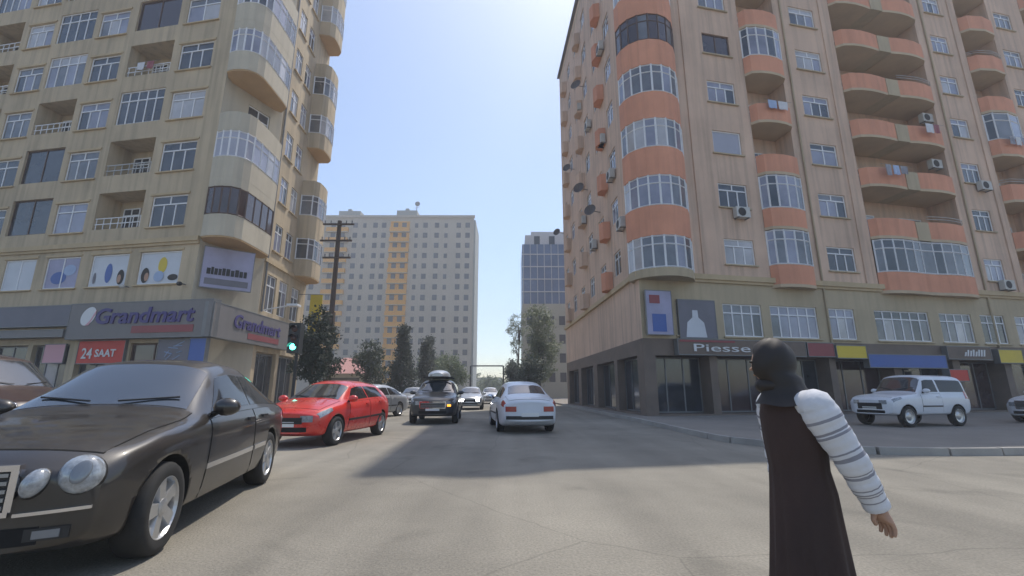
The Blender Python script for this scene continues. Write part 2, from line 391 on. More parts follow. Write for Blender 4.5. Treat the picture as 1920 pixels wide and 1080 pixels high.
def ribbon(mb, plan, th, z0, z1):
    """thin wall along plan, thickness th toward the left of the direction of travel"""
    P = [Vector((x, y, 0)) for x, y in plan]; inn = []
    for k in range(len(P)):
        d = (P[min(k + 1, len(P) - 1)] - P[max(k - 1, 0)]).normalized(); inn.append(P[k] + Vector((-d.y, d.x, 0)) * th)
    for k in range(len(P) - 1):
        a, b, c, d = P[k], P[k + 1], inn[k + 1], inn[k]
        mb.hexa([(a.x, a.y, z0), (b.x, b.y, z0), (c.x, c.y, z0), (d.x, d.y, z0), (a.x, a.y, z1), (b.x, b.y, z1), (c.x, c.y, z1), (d.x, d.y, z1)])
FONTCACHE = {}
def text_mesh(s, size, depth, m, bold=0.0, shear=0.0, align='LEFT'):
    c = bpy.data.curves.new('lettering', 'FONT'); c.body = s; c.size = size; c.extrude = depth; c.offset = bold; c.shear = shear; c.align_x = align; c.resolution_u = 3
    o = bpy.data.objects.new('lettering', c); COL.objects.link(o)
    dg = bpy.context.evaluated_depsgraph_get(); me = bpy.data.meshes.new_from_object(o.evaluated_get(dg))
    bpy.data.objects.remove(o); bpy.data.curves.remove(c)
    me.name = 'lettering'; me.materials.clear(); me.materials.append(M[m]); return me
def text_on(root, F, x, y, z, s, size, m, bold=0.0, shear=0.0, depth=0.02, name='lettering', width=None):
    me = text_mesh(s, size, depth, m, bold, shear)
    xs = [v.co.x for v in me.vertices]; sx = 1.0
    if width: sx = width / (max(xs) - min(xs))
    o = bpy.data.objects.new(name, me); COL.objects.link(o); o.parent = root
    o.location = Vector(F(x, y, z)) - root.location; o.rotation_euler = (R(90), 0, F.a); o.scale = (sx, 1, 1)
    return o
# ------------------------------------------------------------------ setting: ground, road, pavements
g = MB(); g.face([(-900, -900, -0.004), (900, -900, -0.004), (900, 1200, -0.004), (-900, 1200, -0.004)])
tag(g.build('ground', 'soil'), kind='structure')
g = MB(); g.face([(-160, -40, 0), (160, -40, 0), (160, 30, 0), (-160, 30, 0)]); g.face([(-24, 30, 0), (12, 30, 0), (2, 420, 0), (-50, 420, 0)])
tag(g.build('road', 'asphalt'), kind='structure')
def arc(cx, cy, r, a0, a1, n): return [(cx + r * math.cos(R(a0 + (a1 - a0) * k / n)), cy + r * math.sin(R(a0 + (a1 - a0) * k / n))) for k in range(n + 1)]
def pavement(name, poly, kerb_line, near):
    m = MB(); m.prism(poly, -0.02, 0.125); o = m.build(name, 'pavement'); tag(o, kind='structure')
    # kerb stones along the line, each its own piece
    pts = [Vector((x, y, 0)) for x, y in kerb_line]; sk = {}
    for a, b in zip(pts[:-1], pts[1:]):
        d = (b - a); L = d.length; n = max(1, round(L / 1.0)); d.normalize(); ang = math.atan2(d.y, d.x); l = L / n
        if a.length > near and b.length > near: continue
        key = round(l, 2)
        if key not in sk:
            k = MB(); e = 0.012
            c = [(e, -0.13, 0), (l - e, -0.13, 0), (l - e, 0, 0), (e, 0, 0), (e, -0.115, 0.142), (l - e, -0.115, 0.142), (l - e, 0, 0.146), (e, 0, 0.146)]
            k.hexa(c); sk[key] = k.mesh('kerb_stone', 'kerb')
        for i in range(n):
            s = link('kerb_stone', sk[key], o, a + d * (l * i), ang + random.uniform(-.006, .006)); s.location.z = random.uniform(-.006, .004)
    return o
kl = [(46, 11.6)] + [(46 - 3.8 * k, 11.6 - 0.22 * k) for k in range(1, 10)] + [(8.6, 9.5)]
kl = kl + arc(8.4, 12.6, 3.1, -92, -180, 5)[1:] + [(5.2, 20), (4.9, 28), (4.4, 40), (1.5, 120), (-0.5, 300)]
pavement('pavement_right', kl + [(60, 300), (60, 12)], kl[::-1], 40)
kr = [(-60, 20.5), (-40, 18.4), (-26, 17.2), (-14, 16.4)] + arc(-13.4, 20.2, 3.8, -90, -3, 6) + [(-9.7, 30), (-10.2, 40), (-14.5, 120), (-22, 300)]
pavement('pavement_left', kr + [(-90, 300), (-90, 20.5)], kr, 34)

# ------------------------------------------------------------------ left building
LB = thing('apartment_building', (-20, 27, 0), 'tan apartment block on the left with loggias and a supermarket at street level', 'building', 'apartment blocks at the junction')
LO = LB.location
FL = Fac(-39.24, 25.77, -10)          # front, x = 24 - u
FC = Fac(-15.6, 21.6, 67.6)           # chamfer
FSd = Fac(-14.2, 25.0, 93)            # street side
XL = lambda u: 24 - u
NK = 8; ZF = lambda k: 8.75 + 3.1 * (k - 1)
ROOF_L = ZF(NK + 1) + 0.9
holes = []; lwin = []; llog = []
wcols = [(1.15, 3.30), (7.40, 9.45), (12.95, 14.90), (18.7, 20.7)]
bcols = [(3.82, 6.80), (9.85, 12.60), (15.4, 18.2), (21.2, 23.6)]
for k in range(1, NK + 1):
    for a, b in wcols:
        z = ZF(k) + 0.72; holes.append((XL(b), XL(a), z, z + 1.72, 0.16)); lwin.append((k, a, b, z))
    for a, b in bcols:
        z = ZF(k) + 0.80; holes.append((XL(b), XL(a), z, z + 2.08, 1.25, 1)); llog.append((k, a, b, z))
posters = [(0.94, 3.38), (4.06, 6.35), (7.1, 9.26), (9.96, 12.04), (13.2, 15.4), (16.5, 18.7)]
for a, b in posters: holes.append((XL(b), XL(a), 6.42, 8.12, 0.14))
shops = [(0.35, 3.0, 0.2), (3.2, 6.1, 0.35), (6.6, 8.9, 0.3), (9.2, 11.5, 0.3), (11.9, 15.0, 0.3), (15.6, 19.0, 0.3)]
for a, b, d in shops: holes.append((XL(b), XL(a), 0.2, 3.5, d, 1))
w = MB(LO); wall(w, FL, 24, 0, ROOF_L, holes); w.build('front_wall', 'plaster_tan', LB)
w = MB(LO); ch = [(1.5, 2.9, ZF(k) + .2, ZF(k) + 2.3, 0.2, 1) for k in (3, 6)]
wall(w, FC, 3.677, 0, ROOF_L, ch); w.build('corner_wall', 'plaster_grey', LB)
sh = []
for k in range(1, NK + 1):
    for x in (0.85, 2.35): sh.append((x, x + 0.98, ZF(k) + 0.66, ZF(k) + 2.36, 0.15))
for x in (0.6, 2.2, 4.0): sh.append((x, x + 1.2, 5.7, 7.9, 0.2))
for x in (0.4, 3.2): sh.append((x, x + 2.4, 0.2, 3.4, 0.3, 1))
w = MB(LO); wall(w, FSd, 6.2, 0, ROOF_L, sh); w.build('side_wall', 'plaster_tan', LB)
e = FSd(6.2, 0, 0); w = MB(LO)
back = [(-39.24, 25.77), (-39.24, 38), (-25, 38), (-25, e[1] + .5), (e[0], e[1])]
for a, b in zip(back[:-1], back[1:]): w.face([(*a, 0), (*a, ROOF_L), (*b, ROOF_L), (*b, 0)])
w.build('rear_wall', 'plaster_tan', LB)
w = MB(LO); w.prism([(-39.24, 25.77), (-15.6, 21.6), (-14.2, 25), (e[0], e[1]), (-25, e[1] + .5), (-25, 38), (-39.24, 38)], ROOF_L - 0.9, ROOF_L - 0.7); w.build('roof', 'plaster_trim', LB)
styles = {}
for k, a, b, z in lwin:
    pm = None
    window(LB, FL, XL((a + b) / 2), 0.10, z, b - a, 1.72, random.choice(['t3', 't3', 't3', 't2']), pm=random.choice(['pane_mid', 'pane_lilac', 'pane_pale', 'pane_mid', 'pane_dark']), sill='plaster_trim')
    m = MB(LO); m.box(XL(b) - 0.12, XL(a) + 0.12, -0.055, 0.0, z + 1.74, z + 1.86, FL); m.build('lintel', 'plaster_trim', LB)
for k, a, b, z in llog:
    c = XL((a + b) / 2); wd_ = b - a
    i = bcols.index((a, b))
    mode = {(0, 1): 'open', (0, 2): 'open', (0, 3): 'glz', (0, 4): 'open', (0, 5): 'dark', (1, 1): 'dark', (1, 2): 'dark', (1, 3): 'open', (1, 4): 'glz', (1, 5): 'glz', (2, 1): 'open'}.get((i, k), random.choice(['open', 'glz', 'dark']))
    if mode == 'glz': window(LB, FL, c, 0.10, z, wd_, 2.08, 'tn', pm=random.choice(['pane_mid', 'pane_dark', 'pane_lilac']), name='loggia_glazing')
    elif mode == 'dark': window(LB, FL, c, 0.14, z, wd_, 2.08, 'v2', fm='frame_brown', pm='pane_brown' if i == 0 else 'pane_dark', name='loggia_glazing')
    else:
        window(LB, FL, c - wd_ * .22, 1.215, z + 0.15, 1.1, 1.5, 't2', pm='pane_dark', name='balcony_window')
        r = MB(LO)
        for q in (0.30, 0.62): r.box(XL(b) + .02, XL(a) - .02, 0.06, 0.10, z + q, z + q + 0.04, FL)
        for q in range(7):
            x = XL(b) + .1 + (wd_ - .2) * q / 6; r.box(x - .015, x + .015, 0.065, 0.095, z, z + .62, FL)
        r.build('railing', 'upvc' if k != 2 else 'metal_rail', LB)
for n, (a, b) in enumerate(posters):
    o = window(LB, FL, XL((a + b) / 2), 0.09, 6.42, b - a, 1.70, 'v2' if n > 1 else 'plain', pm='poster' if n != 2 else 'poster_lilac', sill='plaster_trim', name='poster_window')
    m = MB(LO); m.box(XL(b) - 0.1, XL(a) + 0.1, -0.05, 0, 8.14, 8.25, FL); m.build('lintel', 'plaster_trim', LB)
    if n < 3:   # printed shapes on the poster panes
        x0 = XL(b); W_ = b - a; cy = 0.07
        def blob(mb, fx, fz, rx, rz):
            mb.face([FL(x0 + W_ * fx + rx * math.cos(t * math.pi / 8), cy, 6.42 + fz + rz * math.sin(t * math.pi / 8)) for t in range(16)])
        spec = {0: [('sign_yellow', .55, 1.0, .26, .42), ('hair_dark', .16, .5, .24, .40), ('skin_tone', .20, .42, .13, .22), ('hair_dark', .84, .34, .30, .16), ('sign_paleblue', .50, .42, .30, .28)],
                1: [('sign_blue', .48, .72, .22, .52), ('hair_dark', .82, .48, .22, .40), ('skin_tone', .79, .40, .12, .22), ('sign_grey', .12, .48, .09, .30)],
                2: [('sign_blue', .40, .6, .5, .34), ('sign_paleblue', .7, 1.0, .4, .3)]}[n]
        for q, s_ in enumerate(spec):
            mb = MB(LO); cy = 0.072 - 0.004 * q; blob(mb, *s_[1:]); pp = mb.build('poster_print', s_[0], o)
            pp.matrix_parent_inverse = (Matrix.Translation(o.location) @ Matrix.Rotation(FL.a, 4, 'Z')).inverted()
for n, (a, b, d) in enumerate(shops):
    window(LB, FL, XL((a + b) / 2), d - 0.06, 0.22, b - a, 3.25, ['v2', 'v3', 'v3', 'v2', 'v3', 'v3'][n], fm='frame_brown' if n == 0 else 'steel_grey', pm=['pane_brown', 'pane_dark', 'pane_mid', 'pane_dark', 'pane_dark', 'pane_mid'][n], name='shop_window')
for k in (3, 6): window(LB, FC, 2.2, 0.14, ZF(k) + .2, 1.4, 2.1, 't2', pm='pane_dark', name='balcony_door')
for k in range(1, NK + 1):
    for x in (0.85, 2.35): window(LB, FSd, x + 0.49, 0.09, ZF(k) + 0.66, 0.98, 1.70, 't2', pm=random.choice(['pane_pale', 'pane_mid', 'pane_lilac']), sill='plaster_trim')
for x in (0.6, 2.2, 4.0): window(LB, FSd, x + 0.6, 0.12, 5.7, 1.2, 2.2, 't2', pm='pane_mid')
for x in (0.4, 3.2): window(LB, FSd, x + 1.2, 0.24, 0.22, 2.4, 3.1, 'v3', fm='steel_grey', pm='pane_dark', name='shop_window')
# cornice over the shops, parapet coping
m = MB(LO); m.box(0, 24.0, -0.16, 0.0, 8.56, 8.80, FL); m.box(0, 24.0, -0.09, 0.0, 8.42, 8.56, FL); m.build('cornice', 'plaster_trim', LB)
m = MB(LO); m.box(0.0, 6.2, -0.12, 0.0, 8.50, 8.72, FSd); m.build('cornice', 'plaster_trim', LB)
m = MB(LO); m.box(-.1, 24.1, -0.15, 0.15, ROOF_L, ROOF_L + .12, FL); m.build('coping', 'plaster_trim', LB)
# rounded glazed bays round the corner and on the street side
bay = [(-15.45, 21.50), (-15.25, 21.08), (-14.85, 20.95), (-14.45, 20.92), (-14.05, 20.98), (-13.72, 21.22), (-13.56, 21.62), (-13.54, 22.3), (-13.54, 23.0), (-13.55, 23.7), (-13.60, 24.3), (-14.12, 24.75)]
bayc = bay + [(-14.9, 24.2), (-15.5, 22.6)]
sbay = [FSd(x, y, 0)[:2] for x, y in [(3.85, 0.0), (3.9, -0.75), (4.2, -1.05), (4.7, -1.12), (5.2, -1.12), (5.7, -1.05), (6.05, -0.75), (6.1, 0.0)]]
sbayc = sbay + [FSd(5.9, .25, 0)[:2], FSd(4.0, .25, 0)[:2]]
for plan, closed, soff, nf in ((bay, bayc, 'soffit_bounce', 7), (sbay, sbayc, 'soffit_bounce', 9)):
    for k in (1, 2, 4, 5, 7, 8):
        z = ZF(k)
        m = MB(LO); m.prism(closed, z - 0.12, z + 1.0); m.build('balcony_parapet', 'plaster_grey' if plan is bay else 'plaster_tan', LB)
        m = MB(LO); m.prism(inset(closed, 0.995), z + 2.48, z + (2.98 if k in (1, 4, 7) else 3.55)); m.build('balcony_header', 'plaster_grey' if plan is bay else 'plaster_tan', LB)
        if k in (1, 4, 7):
            m = MB(LO); m.prism(inset(closed, .985), z - 0.20, z - 0.12); m.build('balcony_soffit', soff, LB)  # underside slab coloured with the painted warm bounce
        pl = inset(closed, 0.975)[:len(plan)]
        if plan is bay and k == 1: glaze(LB, pl, z + 1.0, z + 2.48, 'frame_brown', 'pane_brown', transom=False)
        elif plan is bay and k == 2: glaze(LB, pl, z + 1.0, z + 2.48, 'upvc', None, ['shutter_lilac'] * 6 + ['pane_lilac', 'pane_lilac', 'pane_pale', 'pane_lilac', 'pane_mid'], transom=True)
        else: glaze(LB, pl, z + 1.0, z + 2.48, 'upvc', ['pane_lilac', 'pane_mid', 'pane_pale', 'pane_dark'])
# drain pipe on the side corner
m = MB(LO)
for za, zb in ((5.6, 16), (16, 33)): m.tube(FSd(0.25, -0.07, za), FSd(0.25, -0.07, zb), 0.055, n=8)
m.build('drainpipe', 'steel_grey', LB)

# shop signs on the left building
def board(name, F, x0, x1, y0, y1, z0, z1, m, label, cat='sign', group=None):
    o = thing(name, F((x0 + x1) / 2, y1, z0), label, cat, group); b = MB(o.location); b.box(x0, x1, y0, y1, z0, z1, F); b.build('panel', m, o)
    fr = MB(o.location)
    for a in ((x0 - .03, x1 + .03, z0 - .04, z0), (x0 - .03, x1 + .03, z1, z1 + .04)): fr.box(a[0], a[1], y0 - .015, y1, a[2], a[3], F)
    for a in ((x0 - .03, x0), (x1, x1 + .03)): fr.box(a[0], a[1], y0 - .015, y1, z0, z1, F)
    fr.build('frame', 'steel_grey', o)
    return o
s = board('shop_sign', FL, XL(6.3), XL(-1.75), -0.50, -0.05, 3.72, 5.42, 'sign_white', 'long grey fascia sign with purple lettering above the supermarket entrance')
text_on(s, FL, XL(4.75), -0.53, 4.42, 'Grandmart', 1.05, 'sign_purple', bold=0.022, shear=0.12, depth=0.03, width=5.55)
m = MB(s.location); m.box(XL(2.5), XL(-0.9), -0.53, -0.51, 3.92, 4.26, FL); m.build('lettering_strip', 'sign_dimred', s)
m = MB(s.location)
m.face([FL(XL(5.15) + .42 * math.cos(t * math.pi / 10) + .12 * math.sin(t * math.pi / 10), -0.525, 4.80 + .46 * math.sin(t * math.pi / 10)) for t in range(20)]); m.build('emblem', 'letter_white', s)
m = MB(s.location)
m.face([FL(XL(5.15) + x, -0.53, 4.80 + z) for x, z in ((-.1, -.46), (.12, -.44), (.42, .1), (.46, .35), (.36, .2), (.16, -.2))]); m.build('emblem_swoosh', 'sign_pink', s)
FSg = Fac(*FL(XL(-1.82), -0.5, 0)[:2], 90)
s = board('shop_sign', FSg, 0.08, 7.6, 0.0, 0.45, 3.72, 5.30, 'sign_white', 'fascia sign with purple and red lettering along the street side of the supermarket')
text_on(s, FSg, 1.6, -0.03, 4.35, 'Grandmart', 0.95, 'sign_purple', bold=0.02, shear=0.12, width=4.6)
m = MB(s.location); m.box(3.0, 6.2, -0.02, 0.0, 3.9, 4.2, FSg); m.build('lettering_strip', 'sign_dimred', s)
s = board('shop_sign', FL, XL(5.85), XL(3.15), -0.14, 0.02, 2.55, 3.62, 'sign_red', 'small red sign with white 24 lettering under the supermarket fascia')
text_on(s, FL, XL(5.6), -0.16, 2.78, '24', 0.72, 'letter_white', bold=0.01, depth=.01, width=.62); text_on(s, FL, XL(4.8), -0.16, 2.86, 'SAAT', 0.5, 'letter_white', bold=0.01, depth=.01, width=1.2)
s = board('shop_sign', FL, XL(1.15), XL(-0.55), -0.22, 0.02, 2.2, 3.6, 'sign_grey', 'dark poster with pale scribbled drawing right of the supermarket door')
m = MB(s.location)
random.seed(3)
for q in range(9):
    x, z = XL(1.0) + random.random() * 1.1, 2.6 + random.random() * .8; a = random.uniform(-1, 1); d = random.uniform(.25, .55)
    m.tube(FL(x, -.235, z), FL(x + d * math.cos(a), -.235, z + d * math.sin(a)), .022, n=4)
m.build('drawing', 'sign_paleblue', s)
s = board('shop_sign', FL, XL(-0.65), XL(-1.5), -0.30, -0.1, 2.45, 3.62, 'sign_blue', 'small blue panel at the corner under the supermarket fascia')
s = board('shop_sign', FL, XL(11.7), XL(6.45), -0.35, -0.02, 4.42, 5.42, 'sign_grey', 'dull grey violet fascia band left of the supermarket sign')
s = board('shop_awning', FL, XL(14.8), XL(6.45), -0.55, -0.02, 3.86, 4.16, 'sign_white', 'narrow pale canopy edge under the grey violet fascia band', 'awning')
s = board('shop_sign', FL, XL(8.0), XL(6.75), -0.08, 0.0, 2.6, 3.5, 'sign_pink', 'small faded pink notice in the shop front left of the supermarket')
s = board('shop_sign', FL, XL(18.5), XL(11.95), -0.30, -0.02, 4.42, 5.42, 'sign_purple', 'dark purple fascia band at the left edge of the block')
FCb = Fac(*FC(0.05, -0.1, 0)[:2], 38)
s = board('banner', FCb, 0.15, 2.35, -0.06, 0.02, 6.25, 8.30, 'poster_lilac', 'pale lilac banner with a dark line of print on the corner under the brown bay', 'banner')
m = MB(s.location); x = 0.35
while x < 2.1:
    w_ = random.uniform(.10, .17); m.box(x, x + w_, -.075, -.06, 6.92, 7.25 + random.uniform(-.03, .05), FCb); x += w_ + random.uniform(.02, .04)
m.build('lettering', 'ink', s)
m = MB(s.location); m.box(.3, 2.2, -.07, -.06, 6.4, 6.72, FCb); m.build('dark_band', 'sign_grey', s)
s = thing('street_light', FSd(0.4, -0.05, 5.45), 'slim white lamp arm reaching out from the corner above the side fascia', 'lamp')
m = MB(s.location); m.tube(FSd(0.4, 0, 5.7), FSd(0.2, -1.6, 5.95), .035, n=8); m.build('arm', 'upvc', s)
m = MB(s.location); m.box(-.08, .45, -2.15, -1.55, 5.90, 6.02, FSd); m.build('lamp_head', 'upvc', s)
s = thing('banner', FSd(5.2, -1.3, 5.4), 'yellow vertical banner hanging on the street side behind the dark tree', 'banner')
m = MB(s.location); m.box(5.1, 5.16, -1.6, -0.8, 4.9, 7.6, FSd); m.build('cloth', 'sign_yellow', s)
m = MB(s.location); m.tube(FSd(5.13, 0, 7.62), FSd(5.13, -1.65, 7.62), .025, n=6); m.build('rod', 'steel_grey', s)
for n, (u, z) in enumerate(((3.75, 6.33), (0.45, 6.33))):
    s = thing('security_camera', FL(XL(u), -0.1, z), ['white camera bracket between the two poster windows', 'dark camera bracket right of the corner poster window'][n], 'camera')
    m = MB(s.location); m.tube(FL(XL(u), 0, z), FL(XL(u), -.3, z), .03, n=6); m.build('bracket', 'steel_grey', s)
    m = MB(s.location); m.ellipsoid(FL(XL(u), -.33, z - .03), .13, .13, .11, nu=10, nv=6); m.build('dome', 'ac_white' if n == 0 else 'signal_black', s, smooth=True)

# ------------------------------------------------------------------ right building
RB = thing('apartment_building', (14, 27, 0), 'tan apartment block on the right with orange curved balconies and a rounded corner bay', 'building', 'apartment blocks at the junction')
RO = RB.location
FR = Fac(9.0 - 3 * math.cos(R(12)), 21.7 - 3 * math.sin(R(12)), 12)
FW = Fac(4.9, 41.0, -86.6)           # street side of the right block, x runs toward the camera
LR = 36.0; ROOF_R = 32.7
NR = 8
H = []
A_, C_, E_, G_ = (4.88, 6.62), (11.15, 12.95), (22.2, 23.65), (28.6, 30.2)
for k in range(NR):
    z = 7.5 + 3.1 * k
    for a, b in (A_, C_, E_, G_): H.append((a, b, z, z + 1.36, 0.16))
H += [(7.4, 10.0, 6.85, 31.4, 1.2, 1), (14.2, 21.1, 6.85, 31.4, 1.6, 1), (25.0, 27.9, 6.85, 31.4, 1.3, 1), (31.4, 34.6, 6.85, 31.4, 1.3, 1)]
mezz = [(1.85, 3.9), (4.4, 6.6), (7.1, 9.9), (10.65, 12.25), (13.55, 17.2), (17.95, 20.25), (20.9, 22.7), (23.5, 26.2), (27.0, 30.2), (31, 34)]
for a, b in mezz: H.append((a, b, 3.82, 5.45, 0.16))
rshop = [(0.6, 3.4), (3.8, 7.2), (7.6, 10.2), (10.6, 14.2), (14.7, 18.2), (18.7, 21.9), (22.4, 26.0), (26.6, 30.6), (31, 35)]
for a, b in rshop: H.append((a, b, 0.2, 2.85, 0.9, 1))
w = MB(RO); wall(w, FR, LR, 6.72, ROOF_R, [h for h in H if h[2] > 6.7]); w.build('front_wall', 'plaster_right', RB)
w = MB(RO); wall(w, FR, LR, 3.64, 6.72, [h for h in H if 3.7 < h[2] < 6]); w.build('mezzanine_wall', 'plaster_band', RB)
w = MB(RO); wall(w, FR, LR, 0, 3.64, [h for h in H if h[2] < 3]); w.build('ground_floor_wall', 'stone_dark', RB)
wh = []
WX = [(1.0, 2.3), (4.0, 5.3), (7.0, 8.3), (10.0, 11.3), (13.0, 14.3), (16.0, 17.3)]
for k in range(NR):
    for a, b in WX: wh.append((a, b, 7.5 + 3.1 * k, 8.86 + 3.1 * k, 0.15))
w = MB(RO); wall(w, FW, 19.95, 3.64, ROOF_R, wh); w.build('side_wall', 'plaster_right', RB)
w = MB(RO); wall(w, FW, 19.95, 0, 3.64, [(a, b, .2, 2.9, .5, 1) for a, b in ((1, 5), (6, 10), (11, 15), (15.6, 19))]); w.build('ground_floor_wall', 'stone_dark', RB)
p0, p1, p2 = FR(0, 0, 0), FR(LR, 0, 0), (4.9, 41.0); p3 = (p1[0], 44)
w = MB(RO)
for a, b in ((p1, p3), (p3, p2)): w.face([(a[0], a[1], 0), (b[0], b[1], 0), (b[0], b[1], ROOF_R), (a[0], a[1], ROOF_R)])
w.build('rear_wall', 'plaster_right', RB)
w = MB(RO); w.prism([p0[:2], p1[:2], p3, p2], ROOF_R - .9, ROOF_R - .7); w.build('roof', 'plaster_band', RB)
random.seed(11)
for k in range(NR):
    z = 7.5 + 3.1 * k
    for c, (a, b) in enumerate((A_, C_, E_, G_)):
        st = 't3'; pm = random.choice(['pane_lilac', 'pane_lilac', 'pane_mid', 'pane_pale', 'pane_dark']); fm = 'upvc'
        if (c, k) == (0, 2): st, pm = 'plain', 'shutter_lilac'
        if (c, k) == (0, 4): st, pm, fm = 'v2', 'pane_brown', 'frame_brown'
        if (c, k) in ((2, 3), (2, 4), (1, 2)): st, pm = 't2', 'pane_lilac'
        window(RB, FR, (a + b) / 2, 0.10, z, b - a, 1.36, st, fm=fm, pm=pm, sill='plaster_band')
for a, b in mezz: window(RB, FR, (a + b) / 2, 0.10, 3.82, b - a, 1.63, 'tn', pm=random.choice(['pane_dark', 'pane_mid', 'pane_lilac']), sill='plaster_band', name='shop_window')
for i, (a, b) in enumerate(rshop): window(RB, FR, (a + b) / 2, 0.84, 0.22, b - a, 2.6, 'v3', fm='steel_grey', pm=['pane_dark', 'pane_brown'][i % 2], name='shop_window')
for k in range(NR):
    for i, (a, b) in enumerate(WX): window(RB, FW, (a + b) / 2, 0.10, 7.5 + 3.1 * k, b - a, 1.36, 't2', pm=random.choice(['pane_mid', 'pane_dark', 'pane_lilac']))
for a, b in ((1, 5), (6, 10), (11, 15), (15.6, 19)): window(RB, FW, (a + b) / 2, .45, .22, b - a, 2.65, 'v3', fm='steel_grey', pm='pane_dark', name='shop_window')
m = MB(RO); m.box(0.0, LR, -0.18, 0.0, 6.60, 6.86, FR); m.box(0, LR, -0.10, 0, 6.46, 6.60, FR); m.build('cornice', 'plaster_trim', RB)
m = MB(RO); m.box(0, 19.95, -0.16, 0.0, 6.60, 6.86, FW); m.build('cornice', 'plaster_trim', RB)
m = MB(RO); m.box(-.2, LR, -0.25, 0.15, ROOF_R, ROOF_R + .14, FR); m.box(0, 20.0, -0.25, 0.15, ROOF_R + .003, ROOF_R + .138, FW); m.build('coping', 'steel_grey', RB)
# pilasters beside the balcony slots
for x in (3.75, 13.6, 24.55, 28.15):
    m = MB(RO); m.box(x - .22, x + .22, -0.07, 0, 6.86, 31.6, FR); m.build('pilaster', 'plaster_right', RB)
# vertical drain pipes
for x in (21.75, 10.5):
    m = MB(RO); m.tube(FR(x, -.06, 3.6), FR(x, -.06, 31), .05, n=8); m.build('drainpipe', 'plaster_band', RB)
# corner bay
cb = [FR(1.42 + 1.62 * math.cos(R(a)), 0.42 + 1.48 * math.sin(R(a)), 0)[:2] for a in range(172, 373, 20)]
cbc = cb + [FR(2.6, 1.0, 0)[:2], FR(.2, 1.0, 0)[:2]]
for k in range(-1, NR):
    z = 8.45 + 3.1 * k
    if k >= 0:
        m = MB(RO); m.prism(cbc, z, z + 1.5); m.build('bay_parapet', 'plaster_orange', RB)
    if z + 3.1 < 31.5:
        tint = 'frame_brown' if k == 3 else 'upvc'
        glaze(RB, inset(cbc, .965)[:len(cb)], z + 1.5, z + 3.1, tint, ['pane_brown', 'pane_mid'] if k == 3 else ['pane_lilac', 'pane_mid', 'pane_pale', 'pane_lilac'], name='bay_glazing')
m = MB(RO); m.prism(inset(cbc, .99), 6.45, 6.85); m.build('bay_soffit', 'plaster_band', RB)
def balcony(plan_l, z, mode, slotdepth, h=1.02, matn='plaster_orange', zg=1.05, glz_mats=None, extra=None):
    plan = [FR(x, y, 0)[:2] for x, y in plan_l]
    m = MB(RO); m.prism(plan + [FR(plan_l[-1][0] - .02, slotdepth - .02, 0)[:2], FR(plan_l[0][0] + .02, slotdepth - .02, 0)[:2]], z - 0.16, z); s_ = m.build('balcony_slab', 'soffit', RB)
    m = MB(RO); ribbon(m, plan, 0.13, z + .001, z + h); m.build('balcony_parapet', matn, RB)
    if mode == 'glz': glaze(RB, inset(plan + [FR(plan_l[-1][0], .6, 0)[:2], FR(plan_l[0][0], .6, 0)[:2]], .97)[:len(plan)], z + h, z + 2.9, 'upvc', glz_mats or ['pane_mid', 'pane_lilac', 'pane_dark'])
    elif mode == 'rail':
        m = MB(RO)
        for q in (.18, .34):
            for a, b in zip(plan[:-1], plan[1:]): m.tube((*a, z + h + q), (*b, z + h + q), .018, n=5)
        m.build('railing', 'metal_rail', RB)
for k in range(NR):
    z = 6.52 + 3.1 * k
    B = [(7.4, -.02), (7.62, -.34), (8.1, -.48), (8.7, -.53), (9.3, -.48), (9.78, -.34), (10.0, -.02)]
    bm = {0: 'glz', 1: 'glz', 4: 'glz'}.get(k, 'open')
    balcony(B, z, bm, 1.2)
    if bm != 'glz': window(RB, FR, 8.7, 1.165, z + .55, 1.9, 1.45, 't3', pm='pane_mid', name='balcony_window')
    D1 = [(14.22, -.02), (14.5, -.30), (15.1, -.44), (15.8, -.48), (16.5, -.44), (17.1, -.36)]
    D2 = [(18.0, -.36), (18.6, -.44), (19.3, -.48), (20.0, -.44), (20.75, -.30), (21.08, -.02)]
    if k == 0:
        balcony(D1 + D2, z, 'glz', 1.6, glz_mats=['pane_mid', 'pane_dark', 'pane_mid'])
    else:
        balcony(D1, z, 'open', 1.6); balcony(D2, z, 'rail' if k in (1, 4) else 'open', 1.6)
        m = MB(RO); m.box(17.1, 18.0, -.40, 1.58, z - .14, z + .98, FR); m.build('balcony_divider', 'plaster_band', RB)
        window(RB, FR, 15.6, 1.565, z + .55, 2.3, 1.5, 'v3' if k % 2 else 't3', pm=random.choice(['pane_dark', 'pane_mid']), name='balcony_window')
        window(RB, FR, 19.5, 1.565, z + .55, 1.7, 1.5, 't2', pm=random.choice(['pane_dark', 'pane_lilac']), name='balcony_window')
    F1 = [(25.0, -.02), (25.3, -.36), (26.4, -.52), (27.5, -.36), (27.9, -.02)]
    balcony(F1, z, 'glz' if k in (3, 7) else ('rail' if k in (2, 5) else 'open'), 1.3)
    window(RB, FR, 26.4, 1.265, z + .5, 1.9, 1.5, 't3', pm='pane_dark', name='balcony_window')
    H1 = [(31.4, -.02), (31.7, -.36), (33.0, -.52), (34.3, -.36), (34.6, -.02)]
    balcony(H1, z, 'glz' if k % 2 else 'open', 1.3)
# side bays on the street face (grazing view)
for xa in (14.6, 8.6, 2.6):
    for k in range(NR):
        z = 6.9 + 3.1 * k
        pl = [FW(xa + x, y, 0)[:2] for x, y in ((0, -.01), (.1, -.42), (.5, -.55), (.95, -.42), (1.05, -.01))]
        m = MB(RO); m.prism(pl, z, z + 1.05); m.build('balcony_parapet', 'plaster_orange' if xa > 10 else 'plaster_right', RB)

